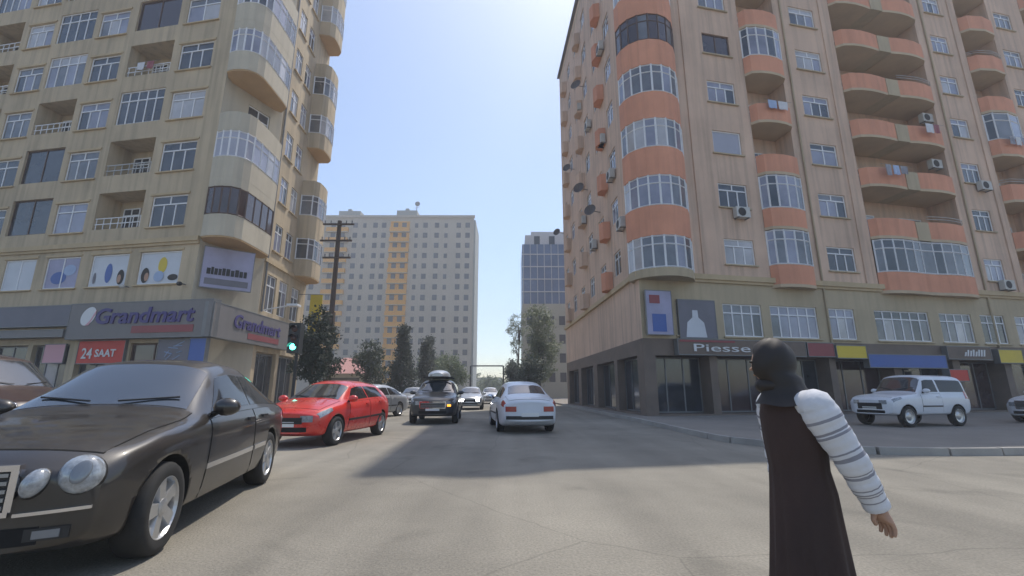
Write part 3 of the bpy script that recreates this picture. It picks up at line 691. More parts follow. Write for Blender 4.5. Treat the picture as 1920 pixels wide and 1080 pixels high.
# signs and fixtures on the right building
s = board('banner', FR, 0.15, 1.45, -0.28, -0.2, 3.80, 5.85, 'poster_lilac', 'pale corner banner with a blue square and a dark red mark under the corner bay', 'banner')
m = MB(s.location); m.box(.42, 1.12, -.295, -.28, 3.92, 4.75, FR); m.build('blue_square', 'sign_blue', s)
m = MB(s.location); m.box(.32, .85, -.295, -.28, 5.25, 5.65, FR); m.build('red_mark', 'sign_dimred', s)
s = board('banner', FR, 1.9, 3.85, -0.14, -0.02, 3.70, 5.5, 'sign_grey', 'dark poster with a pale figure shape beside the corner banner', 'banner')
m = MB(s.location); m.face([FR(2.75 + x, -.15, 3.72 + z) for x, z in ((-.55, 0), (.55, 0), (.45, .7), (.16, .95), (.14, 1.3), (-.14, 1.3), (-.16, .95), (-.45, .7))]); m.build('figure_print', 'poster', s)
s = board('shop_sign', FR, 1.6, 8.55, -0.35, -0.02, 2.90, 3.58, 'stone_dark', 'long dark fascia with white letters on the right block near the corner')
text_on(s, FR, 2.3, -0.37, 3.04, 'Piesse', 0.50, 'letter_white', depth=.02, width=3.0); text_on(s, FR, 6.0, -0.37, 3.04, 'ine', 0.50, 'letter_white', depth=.02, width=1.4)
m = MB(s.location); m.box(1.7, 4.6, -.37, -.35, 3.47, 3.56, FR); m.build('red_strip', 'sign_dimred', s)
s = board('shop_sign', FR, 8.75, 10.3, -0.3, -0.02, 2.92, 3.56, 'sign_dimred', 'dull red sign left of the yellow sign on the right block')
s = board('shop_sign', FR, 10.4, 12.2, -0.35, -0.02, 2.86, 3.46, 'sign_yellow', 'yellow sign between the dull red sign and the long blue sign')
s = board('shop_sign', FR, 12.3, 17.3, -0.35, -0.02, 2.42, 3.05, 'sign_blue', 'long blue shop sign above the parked white off-roader')
s = board('shop_sign', FR, 17.6, 20.6, -0.3, -0.02, 2.92, 3.56, 'stone_dark', 'dark shop sign with small white slanted letters')
m = MB(s.location)
for q in range(8):
    x = 18.7 + q * .19; h_ = (.22, .34, .30, .36, .26, .36, .36, .36)[q]; m.hexa([FR(x, -.33, 3.06), FR(x + .09, -.33, 3.06), FR(x + .09, -.3, 3.06), FR(x, -.3, 3.06), FR(x + .1, -.33, 3.06 + h_), FR(x + .19, -.33, 3.06 + h_), FR(x + .19, -.3, 3.06 + h_), FR(x + .1, -.3, 3.06 + h_)])
m.build('lettering', 'letter_white', s)
s = board('shop_sign', FR, 21.2, 22.9, -0.3, -0.02, 2.75, 3.45, 'sign_yellow', 'yellow sign at the right edge of the ground floor')
ACS = [(FR, 5.95, 9.98, 'white air conditioner under the second window right of the corner bay'), (FR, 18.0, 10.85, 'air conditioner inside the wide balcony above the grey glazing'),
       (FR, 23.35, 13.2, 'air conditioner under the third window column on the right'), (FR, 23.2, 6.95, 'small air conditioner above the cornice at the right'),
       (FR, 20.6, 14.6, 'air conditioner at the end of the wide balcony, third floor'), (FR, 20.7, 17.8, 'air conditioner at the end of the wide balcony, fourth floor')]
for n, (xa, z) in enumerate(((16.9, 13.1), (15.4, 16.2), (12.2, 10.4), (12.0, 19.4), (9.4, 13.2), (18.3, 9.6), (9.3, 22.6), (16.0, 22.4))):
    ACS.append((FW, xa, z, ['lowest but one', 'middle', 'low', 'upper', 'deeper low', 'nearest and lowest', 'deeper upper', 'topmost near'][n] + ' air conditioner on the narrow street face of the right block'))
def ac_unit(F, x, z, label, y=-.02):
    s = thing('air_conditioner', F(x, y, z), label, 'air conditioner', 'air conditioners on the right block')
    b = MB(s.location); b.box(x - .40, x + .40, y - .34, y - .06, z, z + .56, F); b.build('casing', 'ac_white', s)
    b = MB(s.location); b.face([F(x - .08 + .23 * math.cos(t * math.pi / 10), y - .345, z + .28 + .23 * math.sin(t * math.pi / 10)) for t in range(20)]); b.build('fan_grille', 'ac_fan', s)
    b = MB(s.location)
    for q in (-.3, .3): b.box(x + q - .02, x + q + .02, y - .36, y, z - .05, z - .002, F)
    b.build('bracket', 'steel_grey', s)
for F_, x, z, lb in ACS:
    yy = -.02
    if 'inside' in lb: yy = 1.55
    elif 'end of' in lb: yy = 0.5
    ac_unit(F_, x, z, lb, yy)
for n, (xa, z, r) in enumerate(((10.6, 24.0, .42), (10.4, 15.6, .42), (13.5, 12.6, .40), (0.15, 15.9, .36), (6.0, 19.5, .36))):
    s = thing('satellite_dish', FW(xa, -.05, z), ['round dark satellite dish high on the street face', 'round dark satellite dish halfway up the street face', 'satellite dish lowest on the street face', 'satellite dish on the far edge against the sky', 'smaller satellite dish deep on the street face'][n], 'satellite dish', 'satellite dishes on the right block')
    c = Vector(FW(xa, -.62, z)); q = Vector((-0.55, -0.8, .25)).to_track_quat('Z', 'Y')
    m = MB(s.location); g_ = []
    for a in range(5):
        rr = r * a / 4; g_.append([c + q @ Vector((rr * math.cos(t * math.pi / 10), rr * math.sin(t * math.pi / 10), .28 * (rr / r) ** 2 * r)) for t in range(21)])
    m.grid(g_); m.build('reflector', 'dish_grey', s, smooth=True)
    m = MB(s.location); m.tube(FW(xa, 0, z - .1), c, .025, n=6); m.tube(c - q @ Vector((0, r, 0)) , c + q @ Vector((0, 0, .4)), .012, n=5); m.build('arm', 'steel_grey', s)
# ------------------------------------------------------------------ far buildings
FB = thing('tower_block', (-34, 126, 0), 'pale sixteen storey block with orange balcony columns closing the street', 'building')
FO = FB.location; FF = Fac(-60, 120, 0); LFW = 49.3; ZR = 48.6
w = MB(FO); w.prism([FF(0, 0, 0)[:2], FF(LFW, 0, 0)[:2], FF(LFW, 14, 0)[:2], FF(0, 14, 0)[:2]], 0, ZR); w.build('wall', 'far_plaster', FB)
m = MB(FO); m.box(LFW - .02, LFW + .45, 0.6, 13.4, 0, ZR - .4, FF); m.build('end_wall', 'far_side', FB)
m = MB(FO); m.box(-.3, LFW + .3, -.35, .3, ZR, ZR + .7, FF); m.build('parapet', 'far_plaster', FB)
wcx = [2.4, 5.4, 16.2, 18.8, 21.8, 24.2, 33.3, 35.8, 39.0, 41.6, 45.1, 47.6]
wm = MB(); wm.box(-.62, .62, -.06, .02, 0, 1.45); wme = wm.mesh('window', 'far_window')
fm_ = MB()
for a in ((-.68, -.60, 0, 1.5), (.60, .68, 0, 1.5), (-.68, .68, -.06, .02)): fm_.box(a[0], a[1], -.09, -.005, a[2], a[3])
wm2 = MB(); wm2.box(-.45, .45, -.06, .02, 0, 1.3); wme2 = wm2.mesh('window', 'far_window')
for k in range(15):
    z = 4.4 + 2.95 * k
    for i, x in enumerate(wcx): link('window', wme if i % 3 else wme2, FB, Vector(FF(x, 0, z)) - FO)
    for x0, x1 in ((8.4, 14.4), (26.0, 31.4)):
        if k:
            m = MB(FO); m.box(x0, x1, -.9, -.01, z - 1.35, z - .15, FF); m.build('balcony_parapet', 'far_orange' if x0 > 20 or k > 2 else 'far_plaster', FB)
            m = MB(FO); m.box(x0 - .02, x1 + .02, -.92, -.005, z - 1.5, z - 1.352, FF); m.build('balcony_slab', 'far_plaster', FB)
        for q in (.28, .72): link('window', wme, FB, Vector(FF(x0 + (x1 - x0) * q, -.03, z)) - FO)
m = MB(FO); m.box(26.0, 31.4, -.04, .02, 3.2, ZR - 1.0, FF); m.build('balcony_strip', 'far_orange', FB)
for x0, x1, h in ((10.4, 16.6, 2.2), (27.0, 32.8, 2.4)):
    m = MB(FO); m.box(x0, x1, 2, 8, ZR + .7, ZR + .7 + h, FF); hut = m.build('roof_hut', 'far_side', FB)
    m = MB(FO); m.box(x0 + 2.2, x0 + 3.2, 3, 4.5, ZR + .7 + h, ZR + 1.7 + h, FF); c_ = m.build('chimney', 'far_side', hut)
for x in (21.8, 38.2, 41.2):
    m = MB(FO); m.box(x, x + 1.1, 1.5, 2.4, ZR + .7, ZR + 1.3, FF); m.build('vent', 'far_side', FB)
s = thing('antenna', FF(32.2, 4, ZR + 3.1), 'dark antenna with a dish on top of the pale tower block', 'antenna')
m = MB(s.location); m.tube(FF(32.2, 4, ZR + 3.1), FF(32.2, 4, ZR + 6.0), .10, n=6); m.build('mast', 'steel_grey', s)
m = MB(s.location); m.ellipsoid(FF(32.4, 3.8, ZR + 5.9), .75, .3, .75, nu=10, nv=6); m.tube(FF(31.5, 4, ZR + 4.6), FF(33.1, 4, ZR + 5.0), .05, n=5); m.build('dish', 'steel_grey', s)

TB = thing('tower_block', (6, 80, 0), 'grey tower with blue glass upper storeys peeping past the right block', 'building')
TO = TB.location; FT = Fac(1.75, 75, 0)
m = MB(TO); m.box(0, 11, 0, 12, 0, 15.5, FT); m.build('lower_wall', 'tower_tan', TB)
m = MB(TO); m.box(0.0, 11, 0.05, 12, 15.5, 26.0, FT); m.build('glass_wall', 'tower_blue', TB)
m = MB(TO); m.box(.55, 11, .4, 12, 26.0, 27.8, FT); m.box(1.6, 11, .9, 12, 27.8, 28.6, FT); m.build('crown', 'tower_pale', TB)
for k in range(4):
    m = MB(TO); m.box(-.06, 11, -.06, .1, 17.5 + 2.2 * k, 17.66 + 2.2 * k, FT); m.build('floor_band', 'tower_pale', TB)
for k in range(9):
    m = MB(TO); m.box(.2 + 1.2 * k - .05, .2 + 1.2 * k + .05, -.04, .06, 15.5, 26.0, FT); m.build('mullion', 'tower_pale', TB)
tw = MB(); tw.box(-.5, .5, -.05, .05, 0, 1.5); twm = tw.mesh('window', 'far_window')
for k in range(4):
    for i in range(6): link('window', twm, TB, Vector(FT(1.2 + 1.8 * i, 0, 2.6 + 3.1 * k)) - TO)
for i in (2.6, 5.2): link('window', twm, TB, Vector(FT(i, .4, 26.1)) - TO)

# small pale houses at the far end of the street
for n, (x, y, wd2, h, d, mt, lb) in enumerate(((-9.5, 190, 10, 6.0, 9, 'tower_pale', 'low pale house at the end of the street behind the gantry'), (3.5, 205, 9, 8.5, 9, 'tower_tan', 'low tan house at the end of the street right of the gantry'), (-24, 150, 9, 7.0, 8, 'tower_tan', 'small tan house behind the green trees'))):
    s = thing('far_house', (x, y, 0), lb, 'building'); b = MB(s.location); b.box(x - wd2 / 2, x + wd2 / 2, y, y + d, 0, h); b.build('wall', mt, s)
    b = MB(s.location); b.prism([(x - wd2 / 2 - .4, y - .4), (x + wd2 / 2 + .4, y - .4), (x + wd2 / 2 + .4, y + d + .4), (x - wd2 / 2 - .4, y + d + .4)], h, h + .5); b.build('roof', 'far_side', s)
    for q in (-.28, .28): link('window', wme, s, (wd2 * q, 0, h * .5))

# ------------------------------------------------------------------ street furniture
def pole_thing():
    s = thing('utility_pole', (-10.15, 25.2, 0.12), 'tall dark brown utility pole with three cross-arms left of the pale tower block', 'pole'); o = s.location
    m = MB(o); m.tube((-10.15, 25.2, .1), (-10.15, 25.2, 11.0), .17, .12, n=10); m.build('post', 'pole_brown', s, smooth=False)
    for z, l, r_ in ((10.75, .9, .9), (9.75, 1.0, .85), (8.72, .75, .85)):
        m = MB(o); m.box(-10.15 - l, -10.15 + r_, 25.02, 25.12, z - .045, z + .045); a = m.build('cross_arm', 'pole_brown', s)
        for x in (-l + .12, -l * .5, r_ * .5, r_ - .12):
            m = MB(o); m.tube((-10.15 + x, 25.06, z + .06), (-10.15 + x, 25.06, z + .22), .03, .04, n=6); m.build('insulator', 'steel_grey', a)
    m = MB(o); m.box(-10.45, -9.85, 24.75, 25.0, 4.6, 5.5); m.build('junction_box', 'pole_brown', s)
pole_thing()
s = thing('traffic_light', (-8.2, 17.4, 0.12), 'black traffic light showing green beside the supermarket corner', 'traffic light'); o = s.location
m = MB(o); m.tube((-8.2, 17.4, .12), (-8.2, 17.4, 3.6), .06, n=10); m.build('post', 'signal_black', s)
m = MB(o); m.box(-8.42, -7.98, 17.02, 17.34, 2.62, 3.75); m.build('housing', 'signal_black', s)
for z, mt in ((3.52, 'lens_off'), (3.18, 'lens_off'), (2.85, 'green_lit')):
    m = MB(o); m.ellipsoid((-8.2, 17.02, z), .12, .05, .12, nu=14, nv=7); ln = m.build('lens', mt, s, smooth=True)
    m = MB(o); g_ = [[(-8.2 + .14 * math.cos(R(a)), y, z + .14 * math.sin(R(a))) for a in range(0, 181, 20)] for y in (17.03, 16.85)]; m.grid(g_); m.build('visor', 'signal_black', ln)
s = thing('gantry', (-3.6, 70, 0), 'thin height gantry spanning the street in the distance', 'gantry'); o = s.location
for x in (-6.3, -1.3):
    m = MB(o); m.tube((x, 70, 0), (x, 70, 4.9), .12, n=8); m.build('post', 'signal_black', s)
m = MB(o); m.box(-6.3, -1.3, 69.95, 70.1, 4.82, 5.02); m.build('beam', 'steel_grey', s)
s = thing('kiosk', (-16.5, 48, 0.12), 'kiosk with a faded pink pitched roof behind the red car', 'kiosk'); o = s.location
m = MB(o); m.box(-18.6, -14.6, 46, 50, .1, 2.9); m.build('wall', 'tower_tan', s)
m = MB(o); zt_ = 4.6
for f_ in ([(-19.1, 45.6, 2.9), (-14.1, 45.6, 2.9), (-15.6, 48, zt_), (-17.6, 48, zt_)], [(-14.1, 45.6, 2.9), (-14.1, 50.4, 2.9), (-15.6, 48, zt_)], [(-14.1, 50.4, 2.9), (-19.1, 50.4, 2.9), (-17.6, 48, zt_), (-15.6, 48, zt_)], [(-19.1, 50.4, 2.9), (-19.1, 45.6, 2.9), (-17.6, 48, zt_)], [(-19.1, 45.6, 2.9), (-19.1, 50.4, 2.9), (-14.1, 50.4, 2.9), (-14.1, 45.6, 2.9)]): m.face(f_)
m.build('roof', 'roof_pink', s)
m = MB(o); m.box(-18.2, -15.2, 45.94, 46.0, 1.1, 2.5); m.build('window', 'pane_dark', s)
# small red thing above the parked off-roader: a sign box on the shop front
s = board('shop_sign', FR, 16.8, 18.0, -0.75, -0.4, 1.75, 2.3, 'sign_red', 'small red board low on the shop front behind the white off-roader')

# ------------------------------------------------------------------ trees
def tree(name, loc, label, crown, trunk_h, tr, leaf, mname, n, group='street trees', shape='round', seed=1, limbs=8):
    """crown: list of (dx,dy,dz,rx,ry,rz) lobes"""
    rnd = random.Random(seed); s = thing(name, loc, label, 'tree', group)
    t = MB(); top = max(c[2] + c[5] * .6 for c in crown)
    p = Vector((0, 0, -.02)); pts = [p]
    for k in range(1, 7): pts.append(Vector((rnd.uniform(-.06, .06) * k * tr * 4, rnd.uniform(-.06, .06) * k * tr * 4, top * k / 6)))
    for k in range(6): t.tube(pts[k], pts[k + 1], tr * (1 - k / 7), tr * (1 - (k + 1) / 7), n=8)
    tro = t.build('trunk', 'bark', s, smooth=True)
    for k in range(limbs):
        c = crown[k % len(crown)]; b = MB(); a = pts[2 + k % 4]
        e_ = Vector((c[0] + rnd.uniform(-.6, .6) * c[3], c[1] + rnd.uniform(-.6, .6) * c[4], c[2] + rnd.uniform(-.4, .5) * c[5]))
        mid = a.lerp(e_, .5) + Vector((rnd.uniform(-.15, .15), rnd.uniform(-.15, .15), .1))
        b.tube(a, mid, tr * .35, tr * .22, n=5, cap=False); b.tube(mid, e_, tr * .22, tr * .06, n=5, cap=False); b.build('limb', 'bark', tro)
    vs_, fs_ = [], []; tot = sum(c[3] * c[4] * c[5] for c in crown)
    for c in crown:
        m_ = int(n * c[3] * c[4] * c[5] / tot)
        nc = max(6, m_ // 45)
        centres = []
        for _ in range(nc):
            d = Vector((rnd.gauss(0, 1), rnd.gauss(0, 1), rnd.gauss(0, 1))).normalized(); r_ = rnd.random() ** .45
            if shape == 'cone':
                h = rnd.random() ** 1.25; rr = (1 - h) * rnd.random() ** .4; an = rnd.random() * 6.283
                q = Vector((c[3] * rr * math.cos(an), c[4] * rr * math.sin(an), c[5] * (2 * h - 1)))
            else: q = Vector((d.x * c[3] * r_, d.y * c[4] * r_, d.z * c[5] * r_))
            centres.append(q + Vector(c[:3]))
        for i in range(m_):
            q = centres[i % nc] + Vector((rnd.gauss(0, 1), rnd.gauss(0, 1), rnd.gauss(0, .8))) * leaf * 1.5
            u = Vector((rnd.gauss(0, 1), rnd.gauss(0, 1), rnd.gauss(0, 1))).normalized(); v = u.orthogonal().normalized(); sz = leaf * rnd.uniform(.5, 1.1)
            b0 = len(vs_); vs_ += [tuple(q - u * sz), tuple(q + v * sz * .45), tuple(q + u * sz), tuple(q - v * sz * .45)]; fs_.append((b0, b0 + 1, b0 + 2, b0 + 3))
    me = bpy.data.meshes.new('crown'); me.from_pydata(vs_, [], fs_); me.materials.append(M[mname]); link('crown', me, s)
    return s
tree('street_tree', (-9.75, 22.6, .12), 'dark leafy tree beside the traffic light at the left corner', [(0, 0, 3.6, .95, .95, 1.1), (.4, 0, 2.4, .85, .8, .9), (-.45, .2, 2.6, .8, .8, .9), (0.1, 0, 4.6, .5, .5, .6)], 2, .13, .10, 'leaf_conifer', 6500, seed=2)
tree('conifer', (-9.8, 41, .12), 'tall dark conifer in front of the orange balconies of the tower block', [(0, 0, 3.5, 1.5, 1.5, 3.2)], 2, .2, .15, 'leaf_conifer', 8000, shape='cone', seed=3, group='conifers')
tree('conifer', (-8.9, 47, .12), 'slimmer conifer just right of the tall dark conifer', [(0, 0, 3.2, .95, .95, 3.0)], 2, .15, .15, 'leaf_conifer', 4500, shape='cone', seed=4, group='conifers')
tree('conifer', (-9.9, 55, .12), 'narrow conifer behind the black car with a roof box', [(0, 0, 4.0, 1.0, 1.0, 3.6)], 2, .15, .16, 'leaf_conifer', 4500, shape='cone', seed=5, group='conifers')
tree('street_tree', (-12.0, 38, .12), 'loose dark tree between the utility pole and the conifers', [(0, 0, 3.6, 1.3, 1.3, 1.5), (.6, 0, 2.4, 1.0, 1, 1.0)], 2, .14, .14, 'leaf_dark', 4000, seed=6)
tree('street_tree', (-9.2, 66, .12), 'light green tree at the foot of the tower block', [(0, 0, 4.2, 2.2, 2.2, 1.9), (1.3, 0, 3.2, 1.6, 1.6, 1.4), (-1.6, 0, 3.2, 1.6, 1.6, 1.4)], 2, .18, .22, 'leaf_green', 6000, seed=7)
tree('street_tree', (-13.0, 75, .12), 'second light green tree behind the narrow conifer', [(0, 0, 4.5, 2.6, 2.2, 2.2), (2, 0, 3.6, 1.8, 1.8, 1.6)], 2, .18, .24, 'leaf_green', 6000, seed=8)
tree('street_tree', (1.0, 66, .12), 'thin pale tree against the sky beside the grey tower', [(-.3, 0, 10.4, 1.6, 1.4, 2.2), (-.5, 0, 7.8, 1.2, 1.0, 1.3)], 5, .14, .16, 'leaf_pale', 1500, seed=9, limbs=26)
tree('street_tree', (0.4, 60, .12), 'low dark tree at the kerb beside the gantry post', [(0, 0, 3.4, 1.4, 1.4, 1.6), (.9, 0, 2.6, 1.2, 1.2, 1.2)], 2, .16, .18, 'leaf_dark', 4000, seed=10)
tree('street_tree', (2.2, 52, .12), 'dark bushy tree in the shade of the right block', [(0, 0, 3.2, 1.5, 1.5, 1.8)], 2, .16, .18, 'leaf_dark', 4000, seed=12)
tree('street_tree', (3.4, 56, .12), 'tall soft green tree in front of the grey tower with blue glass', [(0, 0, 9.0, 1.7, 1.6, 2.6), (.9, 0, 6.2, 1.6, 1.5, 2.0), (-.6, 0, 6.0, 1.3, 1.3, 1.8), (.4, 0, 3.6, 1.5, 1.4, 1.4)], 3, .2, .2, 'leaf_pale', 6500, seed=31, limbs=16)
for n, (x, y, r_) in enumerate(((-6.0, 150, 4.0), (-14, 165, 5.0), (2.5, 170, 4.5))):
    tree('far_tree', (x, y, 0), ['far green tree just left of the street end', 'far green tree behind the light green trees', 'far green tree right of the street end'][n], [(0, 0, r_ * .75, r_, r_, r_ * .6)], 2, .25, .5, 'leaf_green', 2200, seed=20 + n, group='far trees')

# laundry drying on the balconies
def cloth(F, x, y, z, w_, h_, m_, label, seed):
    rnd = random.Random(seed); s = thing('hanging_laundry', F(x, y, z), label, 'laundry', 'laundry on the balconies')
    m = MB(s.location); m.tube(F(x - w_ * .7, y, z), F(x + w_ * .7, y, z), .008, n=5); m.build('line', 'steel_grey', s)
    n = max(2, int(w_ / .45)); x0 = x - w_ / 2
    for k in range(n):
        ww = w_ / n * rnd.uniform(.7, .95); hh = h_ * rnd.uniform(.65, 1.0); m = MB(s.location); a = x0 + w_ * k / n; ph = rnd.random() * 6
        for yo in (-.006, .006): m.grid([[F(a + ww * i / 8, y + yo + .025 * math.sin(i * 1.1 + ph) * j / 4, z - hh * j / 4) for i in range(9)] for j in range(5)], flip=yo > 0)
        m.build('garment', m_ if k % 2 == 0 else rnd.choice(['cloth_white', 'laundry', 'sign_dimred', 'sign_paleblue']), s, smooth=True)
cloth(FR, 16.0, -0.80, 13.75, 1.6, .7, 'laundry', 'washing hung outside the wide balcony two floors above the grey glazing', 1)
cloth(FR, 19.4, -0.82, 16.8, 1.2, .6, 'cloth_white', 'washing hung outside the right half of the wide balcony, three floors above the grey glazing', 2)
cloth(FR, 26.4, -0.7, 16.9, 1.5, .65, 'laundry', 'washing on the balcony near the upper right edge', 3)
cloth(FL, XL(5.3), -0.10, ZF(4) + 1.55, 1.3, .7, 'cloth_white', 'washing in an open loggia of the left block', 4)
cloth(FR, 8.7, -0.70, 16.9, 1.3, .55, 'sign_paleblue', 'washing on the small balcony between two window columns', 5)
# ------------------------------------------------------------------ vehicles
KIND = {
 'sedan': dict(L=4.82, W=.905, wx=(1.57, -1.27), wr=.335, bow=(.26, .16),
   zt=[(-2.41, .88), (-2.33, 1.03), (-2.05, 1.11), (-1.80, 1.14), (-1.22, 1.44), (-.72, 1.545), (-.15, 1.565), (.28, 1.515), (.98, 1.075), (1.15, 1.02), (1.70, .955), (2.15, .87), (2.36, .78), (2.41, .70)],
   zb=[(-2.41, .82), (-2.2, .96), (-1.5, .99), (0, .955), (1.0, .94), (1.7, .89), (2.2, .78), (2.41, .64)],
   wb=[(-2.41, .74), (-2.3, .82), (-1.9, .875), (-1.2, .90), (0, .905), (1.4, .90), (1.9, .875), (2.25, .81), (2.41, .72)],
   wt=[(-2.41, .60), (-2.05, .68), (-1.8, .67), (-1.2, .58), (-.1, .59), (.3, .60), (1.0, .73), (1.4, .73), (2.2, .66), (2.41, .56)],
   zl=[(-2.41, .40), (-2.25, .27), (-1.9, .20), (1.9, .20), (2.25, .22), (2.41, .29)],
   ws=(.33, .95), rw=(-1.73, -1.24), sw=[((-.42, .78), (-.38, .28)), ((-1.58, -.48), (-1.25, -.44))], doors=[((-.46, .92), (-.46, .80)), ((-1.00, -.50), (-1.22, -.50))]),
 'hatch': dict(L=4.25, W=.90, wx=(1.32, -1.28), wr=.33, bow=(.26, .12),
   zt=[(-2.125, .92), (-2.08, 1.10), (-1.85, 1.33), (-1.45, 1.47), (-.7, 1.53), (0, 1.52), (.30, 1.46), (1.02, 1.06), (1.3, 1.01), (1.7, .93), (2.0, .84), (2.125, .74)],
   zb=[(-2.125, .88), (-1.9, 1.02), (-1.2, 1.02), (0, .97), (1.0, .94), (1.6, .87), (2.0, .76), (2.125, .66)],
   wb=[(-2.125, .74), (-2.0, .83), (-1.5, .88), (0, .90), (1.3, .89), (1.7, .86), (2.0, .79), (2.125, .70)],
   wt=[(-2.125, .62), (-1.8, .60), (-.8, .58), (0, .59), (.3, .60), (1.0, .70), (1.4, .71), (1.9, .64), (2.125, .55)],
   zl=[(-2.125, .42), (-1.95, .30), (-1.6, .23), (1.6, .23), (1.95, .25), (2.125, .33)],
   ws=(.36, .98), rw=(-2.02, -1.55), sw=[((-.38, .82), (-.32, .30)), ((-1.45, -.44), (-1.25, -.38))], doors=[((-.42, .80), (-.42, .72)), ((-1.30, -.46), (-1.15, -.46))]),
 'suv': dict(L=4.60, W=.94, wx=(1.40, -1.35), wr=.37, bow=(.22, .10),
   zt=[(-2.30, 1.0), (-2.26, 1.32), (-2.05, 1.60), (-1.6, 1.69), (0, 1.72), (.32, 1.67), (.98, 1.18), (1.3, 1.13), (1.8, 1.07), (2.15, .99), (2.30, .86)],
   zb=[(-2.30, .96), (-2.1, 1.10), (0, 1.07), (1.0, 1.05), (1.7, 1.0), (2.1, .92), (2.30, .78)],
   wb=[(-2.30, .80), (-2.15, .89), (-1.5, .93), (0, .94), (1.4, .93), (1.9, .90), (2.15, .85), (2.30, .76)],
   wt=[(-2.30, .68), (-2.0, .66), (0, .65), (.3, .66), (1.0, .76), (1.5, .77), (2.1, .72), (2.30, .62)],
   zl=[(-2.30, .50), (-2.1, .36), (-1.7, .28), (1.7, .28), (2.1, .30), (2.30, .38)],
   ws=(.36, .95), rw=(-2.22, -2.02), sw=[((-.35, .78), (-.30, .31)), ((-1.25, -.41), (-1.2, -.36)), ((-2.0, -1.33), (-1.9, -1.28))], doors=[((-.38, .80), (-.38, .74)), ((-1.30, -.43), (-1.2, -.43))]),
 'boxy': dict(L=4.20, W=.88, wx=(1.33, -1.28), wr=.37, bow=(.12, .05),
   zt=[(-2.10, 1.0), (-2.085, 1.55), (-1.98, 1.80), (-1.7, 1.85), (0, 1.87), (.22, 1.83), (.66, 1.24), (.9, 1.19), (1.6, 1.15), (1.98, 1.08), (2.10, .92)],
   zb=[(-2.10, 1.0), (-2.0, 1.12), (0, 1.12), (.8, 1.12), (1.6, 1.06), (2.0, 1.0), (2.10, .86)],
   wb=[(-2.10, .80), (-2.02, .86), (0, .88), (1.5, .87), (1.95, .83), (2.10, .77)],
   wt=[(-2.10, .70), (-1.9, .70), (0, .70), (.25, .71), (.7, .78), (1.4, .77), (2.0, .73), (2.10, .66)],
   zl=[(-2.10, .52), (-1.95, .40), (1.9, .40), (2.10, .46)],
   ws=(.25, .64), rw=(-2.085, -2.0), sw=[((-.42, .46), (-.40, .20)), ((-1.92, -.52), (-1.86, -.50))], doors=[((-.48, .60), (-.48, .56))]),
 'van': dict(L=4.90, W=.95, wx=(1.55, -1.45), wr=.34, bow=(.22, .06),
   zt=[(-2.45, 1.0), (-2.43, 1.75), (-2.28, 2.02), (-1.9, 2.10), (.3, 2.12), (.85, 2.02), (1.60, 1.32), (1.9, 1.18), (2.3, 1.02), (2.45, .86)],
   zb=[(-2.45, 1.0), (-2.3, 1.12), (0, 1.10), (1.5, 1.08), (2.1, .98), (2.45, .80)],
   wb=[(-2.45, .84), (-2.35, .92), (0, .95), (1.6, .93), (2.1, .88), (2.45, .76)],
   wt=[(-2.45, .74), (-2.2, .74), (0, .74), (.8, .74), (1.6, .80), (2.1, .74), (2.45, .62)],
   zl=[(-2.45, .42), (-2.3, .30), (2.2, .28), (2.45, .36)],
   ws=(.92, 1.55), rw=(-2.43, -2.3), sw=[((.02, 1.28), (.06, .82)), ((-1.1, -.08), (-1.1, -.02)), ((-2.2, -1.2), (-2.15, -1.2))], doors=[((-.05, 1.35), (-.05, 1.28)), ((-1.2, -.12), (-1.2, -.12))]),
}
NSEG = 5; NT = 8 * NSEG
def smooth1(a, it):
    a = np.array(a, float)
    for _ in range(it):
        p = np.concatenate([[a[0]], a, [a[-1]]]); a = .25 * p[:-2] + .5 * p[1:-1] + .25 * p[2:]
    return a
